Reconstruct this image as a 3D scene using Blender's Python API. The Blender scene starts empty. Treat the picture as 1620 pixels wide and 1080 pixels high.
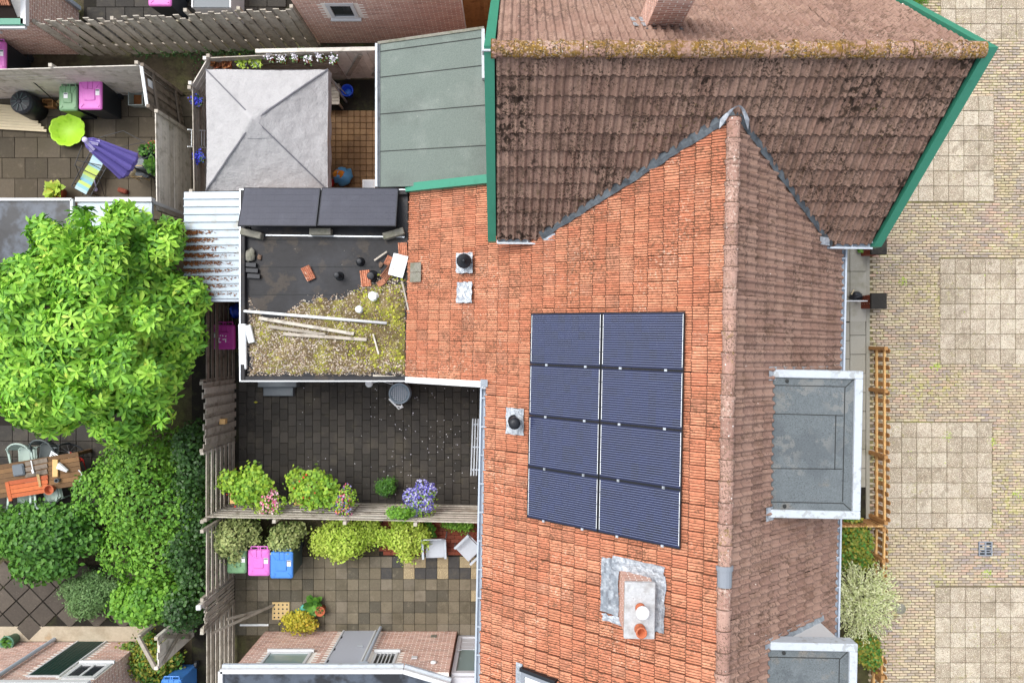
import bpy, math, random
from mathutils import Matrix, Vector, Euler, noise as mnoise
random.seed(7)
R = random.Random(11)
SC = bpy.context.scene
COL = SC.collection
pi = math.pi

# ------------------------------------------------------------------ camera, sky, sun, exposure
CAM_H = 18.5                      # drone hovering 18.5 m above the gardens, looking straight down
FPX = 1110.0                      # focal length in photo pixels (photo 1620 wide)
cd = bpy.data.cameras.new("camera")
cam = bpy.data.objects.new("camera", cd); COL.objects.link(cam)
cam.location = (0, 0, CAM_H); cam.rotation_euler = (0, 0, 0)
cd.sensor_fit = 'HORIZONTAL'; cd.sensor_width = 36.0; cd.lens = 36.0 * FPX / 1620.0
cd.clip_start = 0.1; cd.clip_end = 2000
SC.camera = cam

SUN_DIR = Vector((-0.36, 0.36, 0.88)).normalized()     # towards the sun
w = bpy.data.worlds.new("World"); SC.world = w; w.use_nodes = True
nt = w.node_tree
bg = nt.nodes.get("Background") or nt.nodes.new("ShaderNodeBackground")
sky = nt.nodes.new("ShaderNodeTexSky"); sky.sky_type = 'NISHITA'; sky.sun_disc = False
sky.sun_elevation = math.asin(SUN_DIR.z)
sky.sun_rotation = math.atan2(SUN_DIR.x, SUN_DIR.y)
sky.air_density = 1.0; sky.dust_density = 3.5; sky.ozone_density = 1.0
hsv = nt.nodes.new("ShaderNodeHueSaturation"); hsv.inputs['Saturation'].default_value = 0.35
nt.links.new(sky.outputs[0], hsv.inputs['Color'])
nt.links.new(hsv.outputs[0], bg.inputs[0]); bg.inputs[1].default_value = 0.15
sd = bpy.data.lights.new("sun", 'SUN'); sd.energy = 0.8; sd.angle = math.radians(32); sd.color = (1.0, 0.965, 0.91)
sun = bpy.data.objects.new("sun", sd); COL.objects.link(sun)
sun.rotation_euler = (-SUN_DIR).to_track_quat('-Z', 'Y').to_euler()
sun.location = (-6, 8, 30)
SC.view_settings.view_transform = 'Standard'; SC.view_settings.look = 'None'
SC.view_settings.exposure = 1.0; SC.view_settings.gamma = 1.0
SC.view_settings.use_curve_mapping = False

# ------------------------------------------------------------------ measuring helpers
def P(px, py, z=0.0):
    """plan position of something seen at photo pixel (px,py) that stands z metres up"""
    d = CAM_H - z
    return Vector(((px - 810) / FPX * d, (540 - py) / FPX * d, z))
def lin(c):
    c /= 255.0
    return c / 12.92 if c <= 0.04045 else ((c + 0.055) / 1.055) ** 2.4
def S(r, g, b, k=1.0):
    return (lin(r) * k, lin(g) * k, lin(b) * k, 1.0)

# ------------------------------------------------------------------ mesh builder
class MB:
    def __init__(s): s.v = []; s.f = []; s.t = []; s.m = None; s.smooth = False
    def add(s, vs, fs, tint=0.5, M=None):
        b = len(s.v)
        for p in vs:
            p = Vector(p)
            if M is not None: p = M @ p
            s.v.append(p)
        for i, f in enumerate(fs):
            s.f.append([b + k for k in f]); s.t.append(tint[i] if isinstance(tint, (list, tuple)) else tint)
        return s
    def hexa(s, b4, t4, tint=0.5, M=None):
        return s.add(list(b4) + list(t4), [(3,2,1,0),(4,5,6,7),(0,1,5,4),(1,2,6,5),(2,3,7,6),(3,0,4,7)], tint, M)
    def box(s, x0, y0, z0, x1, y1, z1, tint=0.5, M=None):
        return s.hexa([(x0,y0,z0),(x1,y0,z0),(x1,y1,z0),(x0,y1,z0)], [(x0,y0,z1),(x1,y0,z1),(x1,y1,z1),(x0,y1,z1)], tint, M)
    def bevbox(s, x0, y0, z0, x1, y1, z1, b=0.01, tint=0.5, M=None):
        def ring(i, z): return [(x0+i,y0,z),(x1-i,y0,z),(x1,y0+i,z),(x1,y1-i,z),(x1-i,y1,z),(x0+i,y1,z),(x0,y1-i,z),(x0,y0+i,z)]
        v = ring(b, z0) + ring(b, z1 - b) + [(x0+b,y0+b,z1)]*0
        top = [(x0+2*b,y0+b,z1),(x1-2*b,y0+b,z1),(x1-b,y0+2*b,z1),(x1-b,y1-2*b,z1),(x1-2*b,y1-b,z1),(x0+2*b,y1-b,z1),(x0+b,y1-2*b,z1),(x0+b,y0+2*b,z1)]
        v += top
        fs = []
        for k in range(8):
            j = (k + 1) % 8
            fs += [(k, j, 8+j, 8+k), (8+k, 8+j, 16+j, 16+k)]
        fs += [tuple(range(16, 24)), tuple(range(7, -1, -1))]
        return s.add(v, fs, tint, M)
    def beam(s, p0, p1, w, h, up=(0,0,1), tint=0.5):
        p0 = Vector(p0); p1 = Vector(p1); d = (p1 - p0)
        if d.length < 1e-6: return s
        d.normalize(); up = Vector(up)
        if abs(d.dot(up)) > 0.99: up = Vector((0,1,0))
        a = d.cross(up).normalized() * (w / 2); b = a.cross(d).normalized() * (h / 2)
        q = [-a-b, a-b, a+b, -a+b]
        return s.hexa([p0 + k for k in q], [p1 + k for k in q], tint)
    def tube(s, pts, r, n=8, tint=0.5, cap=True):
        pts = [Vector(p) for p in pts]; rings = []; b0 = len(s.v)
        rr = r if isinstance(r, (list, tuple)) else [r] * len(pts)
        for i, p in enumerate(pts):
            d = (pts[min(i+1, len(pts)-1)] - pts[max(i-1, 0)])
            d = d.normalized() if d.length > 1e-9 else Vector((0,0,1))
            up = Vector((0,0,1)) if abs(d.z) < 0.9 else Vector((1,0,0))
            a = d.cross(up).normalized(); c = d.cross(a).normalized()
            s.v += [p + (a * math.cos(2*pi*k/n) + c * math.sin(2*pi*k/n)) * rr[i] for k in range(n)]
        for i in range(len(pts) - 1):
            for k in range(n):
                j = (k + 1) % n
                s.f.append([b0+i*n+k, b0+(i+1)*n+k, b0+(i+1)*n+j, b0+i*n+j]); s.t.append(tint)
        if cap:
            s.f.append([b0+k for k in range(n)]); s.t.append(tint)
            e = b0 + (len(pts)-1)*n
            s.f.append([e+n-1-k for k in range(n)]); s.t.append(tint)
        return s
    def lathe(s, prof, c=(0,0,0), n=20, tint=0.5, M=None, sx=1.0, sy=1.0):
        vs = []; fs = []
        for r, z in prof:
            for k in range(n):
                a = 2*pi*k/n; vs.append((c[0]+sx*r*math.cos(a), c[1]+sy*r*math.sin(a), c[2]+z))
        for i in range(len(prof)-1):
            for k in range(n):
                j = (k+1) % n; fs.append((i*n+k, i*n+j, (i+1)*n+j, (i+1)*n+k))
        fs.append(tuple(range(n-1,-1,-1))); e = (len(prof)-1)*n; fs.append(tuple(e+k for k in range(n)))
        return s.add(vs, fs, tint, M)
    def sheet(s, rows, tint=0.5):
        n = len(rows[0]); vs = [p for r in rows for p in r]
        fs = [(i*n+k, i*n+k+1, (i+1)*n+k+1, (i+1)*n+k) for i in range(len(rows)-1) for k in range(n-1)]
        return s.add(vs, fs, tint)
    def poly(s, pts, z0, z1, tint=0.5):
        n = len(pts); v = [(p[0],p[1],z0) for p in pts] + [(p[0],p[1],z1) for p in pts]
        fs = [tuple(range(n-1,-1,-1)), tuple(range(n,2*n))] + [(k,(k+1)%n,n+(k+1)%n,n+k) for k in range(n)]
        return s.add(v, fs, tint)
    def mesh(s, name, mat=None, smooth=None):
        me = bpy.data.meshes.new(name)
        me.from_pydata([tuple(p) for p in s.v], [], s.f)
        a = me.attributes.new("tint", 'FLOAT', 'FACE'); a.data.foreach_set("value", [float(x) for x in s.t])
        if mat is not None: me.materials.append(MATS[mat] if isinstance(mat, str) else mat)
        if smooth if smooth is not None else s.smooth:
            me.polygons.foreach_set("use_smooth", [True]*len(me.polygons))
        me.update(); return me
    def build(s, name, mat, parent=None, world=True, M=None, smooth=None, label=None, cat=None, kind=None, group=None):
        return ob(name, s.mesh(name, mat, smooth), parent, world, M, label, cat, kind, group)

def tag(o, label=None, cat=None, kind=None, group=None):
    if label: o["label"] = label
    if cat: o["category"] = cat
    if kind: o["kind"] = kind
    if group: o["group"] = group
    return o
def ob(name, me, parent=None, world=True, M=None, label=None, cat=None, kind=None, group=None):
    o = bpy.data.objects.new(name, me); COL.objects.link(o)
    if M is not None: o.matrix_basis = M
    if parent is not None:
        o.parent = parent
        if world and parent.type == 'EMPTY': o.matrix_parent_inverse = parent.matrix_basis.inverted()
    return tag(o, label, cat, kind, group)
def thing(name, label, cat, loc=(0,0,0), rz=0.0, group=None, kind=None):
    o = bpy.data.objects.new(name, None); COL.objects.link(o)
    o.matrix_basis = Matrix.Translation(Vector(loc)) @ Matrix.Rotation(rz, 4, 'Z')
    o.empty_display_size = 0.2
    return tag(o, label, cat, kind, group)
def copy_tree(o, parent=None):
    c = o.copy(); COL.objects.link(c)
    if parent is not None: c.parent = parent; c.matrix_parent_inverse = o.matrix_parent_inverse.copy()
    for ch in list(o.children): copy_tree(ch, c)
    return c

# ------------------------------------------------------------------ materials
MATS = {}
def nnew(t, k, **kw):
    n = t.nodes.new(k)
    for a, b in kw.items(): setattr(n, a, b)
    return n
def mat(name, cols, rough=0.85, grain=None, stains=(), specks=(), bump=None, spec=0.3, metal=0.0, trans=0.0,
        stretch=None, alpha=None, coat=0.0, extra=None, transl=0.0, blots=(), streak=None):
    """cols: palette driven by the face attribute 'tint'. grain=(scale,amount). stains=[(scale,lo,hi,colour,strength)].
    specks=[(scale,radius,colour,maskscale,maskthr)]. bump=(scale,strength,dist)"""
    m = bpy.data.materials.new(name); m.use_nodes = True; t = m.node_tree; MATS[name] = m
    b = t.nodes["Principled BSDF"]; L = t.links.new
    geo = nnew(t, "ShaderNodeNewGeometry"); pos = geo.outputs["Position"]
    if stretch:
        mp = nnew(t, "ShaderNodeMapping"); mp.inputs["Scale"].default_value = stretch
        L(pos, mp.inputs["Vector"]); pos = mp.outputs[0]
    if len(cols) == 1:
        rgb = nnew(t, "ShaderNodeRGB"); rgb.outputs[0].default_value = cols[0]; c = rgb.outputs[0]
    else:
        at = nnew(t, "ShaderNodeAttribute", attribute_name="tint")
        cr = nnew(t, "ShaderNodeValToRGB"); e = cr.color_ramp.elements
        while len(e) < len(cols): e.new(0.5)
        for i, k in enumerate(cols): e[i].position = i / (len(cols)-1); e[i].color = k
        L(at.outputs["Fac"], cr.inputs[0]); c = cr.outputs[0]
    def noise(scale, detail=4.0, rough_=0.6, vec=None):
        n = nnew(t, "ShaderNodeTexNoise"); n.inputs["Scale"].default_value = scale
        n.inputs["Detail"].default_value = detail; n.inputs["Roughness"].default_value = rough_
        L(vec or pos, n.inputs["Vector"]); return n.outputs["Fac"]
    def mix(fac, a, bcol, mode='MIX'):
        x = nnew(t, "ShaderNodeMix", data_type='RGBA', blend_type=mode)
        if isinstance(fac, float): x.inputs[0].default_value = fac
        else: L(fac, x.inputs[0])
        L(a, x.inputs[6])
        if isinstance(bcol, tuple): x.inputs[7].default_value = bcol
        else: L(bcol, x.inputs[7])
        return x.outputs[2]
    def rng(v, lo, hi, a=0.0, bb=1.0):
        r = nnew(t, "ShaderNodeMapRange"); r.inputs[1].default_value = lo; r.inputs[2].default_value = hi
        r.inputs[3].default_value = a; r.inputs[4].default_value = bb; L(v, r.inputs[0]); return r.outputs[0]
    def mul(a, bv):
        x = nnew(t, "ShaderNodeMath", operation='MULTIPLY'); L(a, x.inputs[0])
        if isinstance(bv, float): x.inputs[1].default_value = bv
        else: L(bv, x.inputs[1])
        return x.outputs[0]
    if extra: c = extra(t, c, pos, noise, mix, rng, mul)
    for sc, lo, hi, colr, st in stains:
        c = mix(mul(rng(noise(sc), lo, hi), st), c, colr)
    if grain:
        g = rng(noise(grain[0], 6.0, 0.7), 0.25, 0.75, 1.0 - grain[1], 1.0 + grain[1])
        cc = nnew(t, "ShaderNodeCombineColor"); 
        for k in range(3): L(g, cc.inputs[k])
        c = mix(1.0, c, cc.outputs[0], 'MULTIPLY')
    for sc, rad, colr, ms, mt in specks:
        v = nnew(t, "ShaderNodeTexVoronoi"); v.inputs["Scale"].default_value = sc; L(pos, v.inputs["Vector"])
        k = rng(v.outputs["Distance"], rad, rad * 0.6)
        k = mul(k, rng(noise(ms, 3.0), mt, mt + 0.08))
        c = mix(k, c, colr)
    for hs, ht, ls, lt, colr, st in blots:                    # clustered, ragged blotches of moss and lichen
        k = mul(rng(noise(hs, 5.0, .6), ht, ht + .035), mul(rng(noise(ls, 2.0), lt, lt + .10), st))
        c = mix(k, c, colr)
    if streak:
        mp2 = nnew(t, "ShaderNodeMapping"); mp2.inputs["Scale"].default_value = streak[0]; L(geo.outputs["Position"], mp2.inputs["Vector"])
        c = mix(mul(rng(noise(1.0, 5.0, .65, mp2.outputs[0]), streak[1], streak[1] + .12), streak[3]), c, streak[2])
    L(c, b.inputs["Base Color"])
    b.inputs["Roughness"].default_value = rough; b.inputs["Metallic"].default_value = metal
    b.inputs["Specular IOR Level"].default_value = spec
    b.inputs["Transmission Weight"].default_value = trans
    b.inputs["Coat Weight"].default_value = coat
    if alpha is not None: b.inputs["Alpha"].default_value = alpha
    if bump:
        bp = nnew(t, "ShaderNodeBump"); bp.inputs["Strength"].default_value = bump[1]; bp.inputs["Distance"].default_value = bump[2]
        L(noise(bump[0], 5.0, 0.65), bp.inputs["Height"]); L(bp.outputs[0], b.inputs["Normal"])
    if transl > 0:
        tr = nnew(t, "ShaderNodeBsdfTranslucent"); L(c, tr.inputs[0])
        mx = nnew(t, "ShaderNodeMixShader"); mx.inputs[0].default_value = transl
        L(b.outputs[0], mx.inputs[1]); L(tr.outputs[0], mx.inputs[2])
        L(mx.outputs[0], t.nodes["Material Output"].inputs[0])
    return m

BLK = (0.012, 0.011, 0.010, 1)
mat("soil", [S(70,62,48)], 0.95, (9, .35), [(1.3,.45,.7,S(78,84,42),.7),(4,.5,.7,S(45,38,30),.8)], bump=(30,.6,.03))
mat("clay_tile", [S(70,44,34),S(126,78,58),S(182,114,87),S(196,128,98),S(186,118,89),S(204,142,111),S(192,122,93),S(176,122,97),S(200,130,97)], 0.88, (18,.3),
    [(3.0,.55,.75,S(140,92,68),.6),(14,.56,.70,S(112,80,58),.7),(1.1,.56,.7,S(206,150,120),.35)],
    [(26,.16,S(238,226,208),2.0,.60),(15,.13,S(62,46,34),3.0,.56)], bump=(60,.25,.006),
    blots=[(16,.54,1.2,.47,S(112,82,62),.7),(30,.56,2.4,.48,S(84,64,48),.75),(22,.58,.9,.52,S(222,188,164),.6)], streak=((5,40,5),.53,S(118,78,60),.7))
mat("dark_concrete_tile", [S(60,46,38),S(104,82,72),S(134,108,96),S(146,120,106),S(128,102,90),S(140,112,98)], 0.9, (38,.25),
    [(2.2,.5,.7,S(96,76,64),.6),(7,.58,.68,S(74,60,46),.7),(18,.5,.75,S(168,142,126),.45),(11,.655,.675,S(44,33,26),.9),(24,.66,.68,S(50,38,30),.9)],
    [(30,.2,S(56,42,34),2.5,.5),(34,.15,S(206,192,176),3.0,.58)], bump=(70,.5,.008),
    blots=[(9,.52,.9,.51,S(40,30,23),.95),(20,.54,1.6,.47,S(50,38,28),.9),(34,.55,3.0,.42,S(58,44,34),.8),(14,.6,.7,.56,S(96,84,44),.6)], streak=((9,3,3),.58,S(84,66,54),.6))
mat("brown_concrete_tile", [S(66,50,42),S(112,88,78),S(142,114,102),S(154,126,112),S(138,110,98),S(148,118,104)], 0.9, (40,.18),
    [(2.6,.52,.7,S(116,90,74),.6),(9,.56,.72,S(100,80,62),.5),(20,.55,.8,S(184,152,134),.4)],
    [(24,.2,S(62,46,36),2.0,.52),(3.4,.05,S(236,232,224),1.0,.4)], bump=(70,.4,.007),
    blots=[(12,.54,1.1,.50,S(84,66,54),.7),(30,.56,2.0,.47,S(70,54,44),.7),(26,.60,1.3,.5,S(190,164,148),.5)])
mat("ridge_tile", [S(84,66,56),S(160,124,112),S(172,138,124),S(150,118,106),S(178,146,132)], 0.9, (40,.2), [(6,.55,.7,S(120,94,76),.6)],
    [(22,.24,S(66,48,36),2.0,.44),(9,.14,S(236,232,226),1.4,.46)], bump=(60,.6,.012),
    blots=[(26,.53,1.6,.44,S(104,84,70),.75),(40,.54,2.6,.42,S(70,54,44),.75),(20,.56,1.2,.5,S(206,186,172),.6),(14,.56,1.0,.55,S(132,112,60),.6)])
mat("mossy_ridge_tile", [S(76,60,46),S(168,134,120),S(182,150,136),S(160,126,112)], 0.92, (40,.22), [(8,.5,.58,S(134,104,44),.9),(14,.52,.64,S(92,76,40),.8)],
    [(30,.3,S(168,126,40),3.0,.5),(11,.14,S(240,236,228),1.6,.52),(20,.22,S(60,46,34),2.0,.5)], bump=(40,1.0,.03),
    blots=[(18,.48,2.2,.40,S(128,98,44),.85),(34,.52,3.0,.40,S(74,60,38),.85),(26,.56,2.0,.44,S(176,138,56),.7),(30,.58,2.0,.4,S(214,198,184),.6)])
mat("grey_plastic", [S(128,134,142)], 0.45, (30,.04))
mat("lead", [S(130,138,146),S(150,158,166),S(112,118,126)], 0.5, (14,.2), [(8,.5,.7,S(206,212,218),.7)], bump=(16,.8,.02), metal=.35)
mat("dark_flashing", [S(70,76,82),S(96,104,110)], 0.6, (12,.3), [(6,.5,.65,S(40,42,44),.7)], bump=(20,.7,.02))
mat("crinkled_foil", [S(170,176,184),S(196,202,208)], 0.45, (10,.3), [(12,.5,.6,S(140,148,158),.7)], bump=(14,1.0,.03), metal=.5)
mat("green_paint", [S(56,132,108)], 0.4, (18,.05), [(4,.55,.75,S(40,108,86),.5)], specks=[(30,.1,S(210,225,215),2,.6)], spec=.4)
mat("white_gutter", [S(180,188,196)], 0.4, (16,.06), [(6,.55,.75,S(150,156,160),.6)], spec=.4, blots=[(9,.55,1.2,.48,S(140,142,138),.6)])
mat("pale_gutter", [S(176,186,198)], 0.4, (16,.07), [(6,.55,.75,S(150,160,170),.5)], spec=.4)
mat("white_paint", [S(204,206,208)], 0.45, (20,.05), [(3,.55,.8,S(200,202,200),.5)])
mat("brick_wall", [S(182,146,130),S(192,154,140),S(170,134,120),S(200,164,150),S(184,148,136),S(160,126,114)], 0.92, (60,.15), [(1.5,.5,.75,S(190,160,142),.3)], bump=(90,.4,.004))
mat("brick_dark", [S(204,164,148),S(190,150,136),S(212,174,158),S(178,140,126)], 0.92, (60,.2), bump=(90,.4,.004))
mat("mortar", [S(240,234,226)], 0.95, (30,.15))
mat("plain_brick_wall", [S(150,106,90)], 0.92, (5,.1), bump=(90,.4,.004),
    extra=lambda t,c,pos,noise,mix,rng,mul: mix(rng(noise(9.0),.45,.55,0.,.7), c, S(180,140,120)))
mat("roof_underlay", [S(40,30,26)], 0.95)
# ================================================================== ground
tint = lambda: R.random()
g = MB(); 
gn = 40
g.sheet([[(-300+600*i/gn, -300+600*j/gn, -0.03) for i in range(gn+1)] for j in range(gn+1)])
g.build("ground", "soil", kind="structure")

# ================================================================== the two roofs (main terrace and the cross gable)
TH = 0.02                                     # both houses stand turned 1.2 degrees
MRX, MRZ = 3.57, 6.95                         # main ridge
SW, SE = 0.77, 0.85                           # west / east pitch
WEX = -0.5; EEX = 6.50                        # eaves
XEX, XEZ = -2.33, 2.68                        # eave of the low rear extension
CRY, CRZ = 4.51, 7.67                         # cross ridge
CS = 1.27; CGY = 2.10; CX0, CX1 = -0.43, 7.05
def zW(x): return MRZ - SW * (MRX - x)
def zE(x): return MRZ - SE * (x - MRX)
def zC(x, y): return CRZ + 0.042 * x - CS * abs(CRY - y)
WEZ = zW(WEX); EEZ = zE(EEX)

house = thing("terraced_house", "long terraced house roofed in orange clay tiles west and brown concrete tiles east", "house", (2.5, -2, 0), -TH)
house.matrix_basis = Matrix.Rotation(-TH, 4, 'Z')
cross = thing("gable_house", "house with dark mossy concrete tile roof and green painted verge boards", "house")
cross.matrix_basis = Matrix.Rotation(-TH, 4, 'Z')
def hob(mb, name, m, parent=None, **k): return mb.build(name, m, parent or house, world=False, **k)

YS = -9.6                                     # the terrace runs on beyond the picture
wl = MB()
wl.box(-0.25, YS, 0, 6.15, 3.0, 3.7)
wl.hexa([(-0.25,YS,3.7),(6.15,YS,3.7),(6.15,3.0,3.7),(-0.25,3.0,3.7)], [(MRX-.02,YS,MRZ-.32),(MRX+.02,YS,MRZ-.32),(MRX+.02,3.0,MRZ-.32),(MRX-.02,3.0,MRZ-.32)])
wl.hexa([(-2.1,-.75,0),(-.26,-.75,0),(-.26,3.2,0),(-2.1,3.2,0)], [(-2.1,-.75,2.6),(-.26,-.75,3.65),(-.26,3.2,3.65),(-2.1,3.2,2.6)])
hob(wl, "wall", "plain_brick_wall")
wc = MB()
wc.box(CX0+.25, 2.42, 0, CX1-.25, 6.6, 4.5)
wc.hexa([(CX0+.25,2.42,4.5),(CX1-.25,2.42,4.5),(CX1-.25,6.6,4.5),(CX0+.25,6.6,4.5)], [(CX0+.25,CRY-.05,7.3),(CX1-.25,CRY-.05,7.55),(CX1-.25,CRY+.05,7.55),(CX0+.25,CRY+.05,7.3)])
hob(wc, "wall", "plain_brick_wall", cross)
def slab(pts, th):
    return MB().hexa([(p[0],p[1],p[2]-th) for p in pts], pts)
roof = hob(slab([(WEX,YS,WEZ-.05),(MRX,YS,MRZ-.05),(MRX,3.95,MRZ-.05),(WEX,3.95,WEZ-.05)], .1), "orange_roof", "roof_underlay", label="orange clay tile slope facing the back gardens")
eroof = hob(slab([(MRX,YS,MRZ-.05),(EEX-.03,YS,EEZ-.03),(EEX-.03,3.95,EEZ-.03),(MRX,3.95,MRZ-.05)], .1), "brown_roof", "roof_underlay", label="brown concrete tile slope facing the street")
xroof = hob(slab([(XEX+.03,-.85,XEZ-.03),(WEX+.02,-.85,WEZ-.05),(WEX+.02,3.32,WEZ-.05),(XEX+.03,3.32,XEZ-.03)], .1), "extension_roof", "roof_underlay", label="lower orange tile slope over the rear extension")
def cz(x, y, o): return (x, y, zC(x, y) - o)
NY = 7.0
sroof = hob(slab([cz(CX0,CGY,.05),cz(CX1,CGY,.05),cz(CX1,CRY,.05),cz(CX0,CRY,.05)], .1), "south_roof", "roof_underlay", cross, label="dark mossy tile slope of the gable house")
nroof = hob(slab([cz(CX0,CRY,.05),cz(CX1,CRY,.05),cz(CX1,NY,.05),cz(CX0,NY,.05)], .1), "north_roof", "roof_underlay", cross, label="paler sunlit tile slope of the gable house")

def tile_mesh(prof, L, th, tilt, tint_, m, name, skew=0.0):
    """prof: list of (u,h). tile hangs from (0,0,0) down +y; tail lifted by tilt"""
    b = MB(); n = len(prof)
    lip = L - .016
    top0 = [(u, 0, h) for u, h in prof]; topm = [(u, lip, h + tilt*.97) for u, h in prof]; top1 = [(u, L, h + tilt - .004) for u, h in prof]; bot1 = [(u, L, h + tilt - th) for u, h in prof]
    vs = top0 + topm + top1 + bot1
    fs = []; ts = []
    for k in range(n-1):
        edge = prof[k][1] < -.001 or prof[k+1][1] < -.001          # grooves and joints: dirt, painted dark enough to draw their shade lines
        fs += [(k, k+1, n+k+1, n+k), (n+k, n+k+1, 2*n+k+1, 2*n+k), (2*n+k, 2*n+k+1, 3*n+k+1, 3*n+k)]; ts += [.1 if edge else tint_, .04, .0]  # tail lip and tail face painted dark as the shadow line between courses
    b.add(vs, [tuple(reversed(f)) for f in fs], ts)
    return b
CLAYP = [(0,-.02),(.004,.034),(.034,.036),(.042,.006),(.074,.012),(.080,-.006),(.088,.010),(.122,.012),(.128,-.006),(.136,.010),(.170,.012),(.176,-.006),(.184,.010),(.212,.008),(.216,-.03)]
def roll(u): 
    p = (u % .15) / .15
    return .046 * (max(0, math.sin(pi * min(1, p / .62))) ** 1.2 if p < .62 else 0)
ROLLP = [(u, roll(u)) for u in [0,.012,.028,.047,.066,.081,.093,.121,.15,.162,.178,.197,.216,.231,.243,.271,.297]]
def lay(parent, name, prof, wu, ev, org, ud, vd, nu, nv, m, keep, jit=1.0, limit=300, over=.06, patch=None, tilt=.052, colshift=0):
    """lay nu x nv tiles from org along ud (rows) and down vd (courses)"""
    ud = Vector(ud).normalized(); vd = Vector(vd).normalized(); nd = ud.cross(vd).normalized()
    if nd.z < 0: nd = -nd
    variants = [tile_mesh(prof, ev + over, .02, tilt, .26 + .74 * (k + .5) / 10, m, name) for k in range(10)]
    meshes = [None] * 10; out = []
    for i in range(nu):
        rowlift = R.gauss(0, .004) * jit
        for j in range(nv):
            o = Vector(org) + ud * (i * wu) + vd * (j * ev)
            ctr = o + ud * wu / 2 + vd * ev / 2
            if not keep(ctr): continue
            wob = mnoise.noise(Vector((i * .35, j * .35, 3.1)))
            o = o + nd * (rowlift + .01 * jit * wob + R.uniform(-.003, .003) * jit) + ud * (.012 * jit * wob + R.uniform(-.003, .003) * jit) + vd * R.uniform(-.006, .006) * jit
            M = Matrix(((ud.x, vd.x, nd.x, o.x), (ud.y, vd.y, nd.y, o.y), (ud.z, vd.z, nd.z, o.z), (0, 0, 0, 1)))
            M = M @ Matrix.Rotation(R.gauss(0, .006) * jit, 4, 'Z') @ Matrix.Rotation(R.gauss(0, .012) * jit, 4, 'Y')
            k = int(min(9, max(0, R.gauss(.5, .22) * 10)))
            d = (ctr - Vector((0, 0, CAM_H))).length
            infr = abs(ctr.x * FPX / (CAM_H - ctr.z)) < 815 and abs(ctr.y * FPX / (CAM_H - ctr.z)) < 545
            out.append((0 if infr else 1, d, M, k))
    out.sort(key=lambda q: (q[0], q[1]))
    st = MB()
    for n, (_, d, M, k) in enumerate(out):
        if n < limit:
            if meshes[k] is None: meshes[k] = variants[k].mesh(name, m)
            ob(name, meshes[k], parent, False, M)
        else:
            st.add(variants[k].v, variants[k].f, variants[k].t, M)
    if st.v: st.build(name + "_field", m, parent, world=False, kind="stuff")
    return len(out)
# orange west slope: 18 courses, rows 0.223 wide
wl_ = math.hypot(MRX - WEX, MRZ - WEZ); ev = (wl_ - .06) / 18
vdw = Vector((-(MRX - WEX), 0, -(MRZ - WEZ))).normalized()
CHX0, CHX1, CHY0, CHY1 = 2.02, 2.86, -4.75, -3.75
skx0, skx1, sky0, sky1 = 0.55, 1.15, -9.5, -6.55
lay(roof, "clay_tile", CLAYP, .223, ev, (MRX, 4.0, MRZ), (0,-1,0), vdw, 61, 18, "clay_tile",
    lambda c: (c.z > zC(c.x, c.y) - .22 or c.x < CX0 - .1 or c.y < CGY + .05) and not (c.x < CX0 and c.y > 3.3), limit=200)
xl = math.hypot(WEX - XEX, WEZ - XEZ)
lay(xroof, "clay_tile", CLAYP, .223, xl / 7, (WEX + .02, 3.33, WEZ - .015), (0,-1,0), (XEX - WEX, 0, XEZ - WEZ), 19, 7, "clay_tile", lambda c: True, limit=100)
# brown east slope
el = math.hypot(EEX - MRX, MRZ - EEZ)
D1 = (4.60, 6.14, -2.98, -0.52)     # dormer plan x0,x1,y0,y1
D2 = (4.60, 6.14, -9.4, -5.25)
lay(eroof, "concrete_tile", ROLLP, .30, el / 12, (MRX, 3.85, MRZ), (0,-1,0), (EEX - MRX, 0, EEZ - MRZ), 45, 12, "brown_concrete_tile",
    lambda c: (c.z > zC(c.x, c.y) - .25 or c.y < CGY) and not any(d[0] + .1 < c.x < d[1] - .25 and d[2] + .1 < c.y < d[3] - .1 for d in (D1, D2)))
# cross gable
cl = math.hypot(CRY - CGY, CS * (CRY - CGY))
tilt_u = Vector((1, 0, .042))
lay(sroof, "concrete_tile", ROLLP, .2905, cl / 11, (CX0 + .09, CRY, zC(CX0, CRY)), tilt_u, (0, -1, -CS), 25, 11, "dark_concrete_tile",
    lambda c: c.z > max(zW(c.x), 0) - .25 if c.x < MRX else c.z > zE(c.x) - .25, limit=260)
lay(nroof, "concrete_tile", ROLLP, .2905, cl / 11, (CX0 + .09, CRY, zC(CX0, CRY)), tilt_u, (0, 1, -CS), 25, 11, "brown_concrete_tile", lambda c: True, limit=40)
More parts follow.
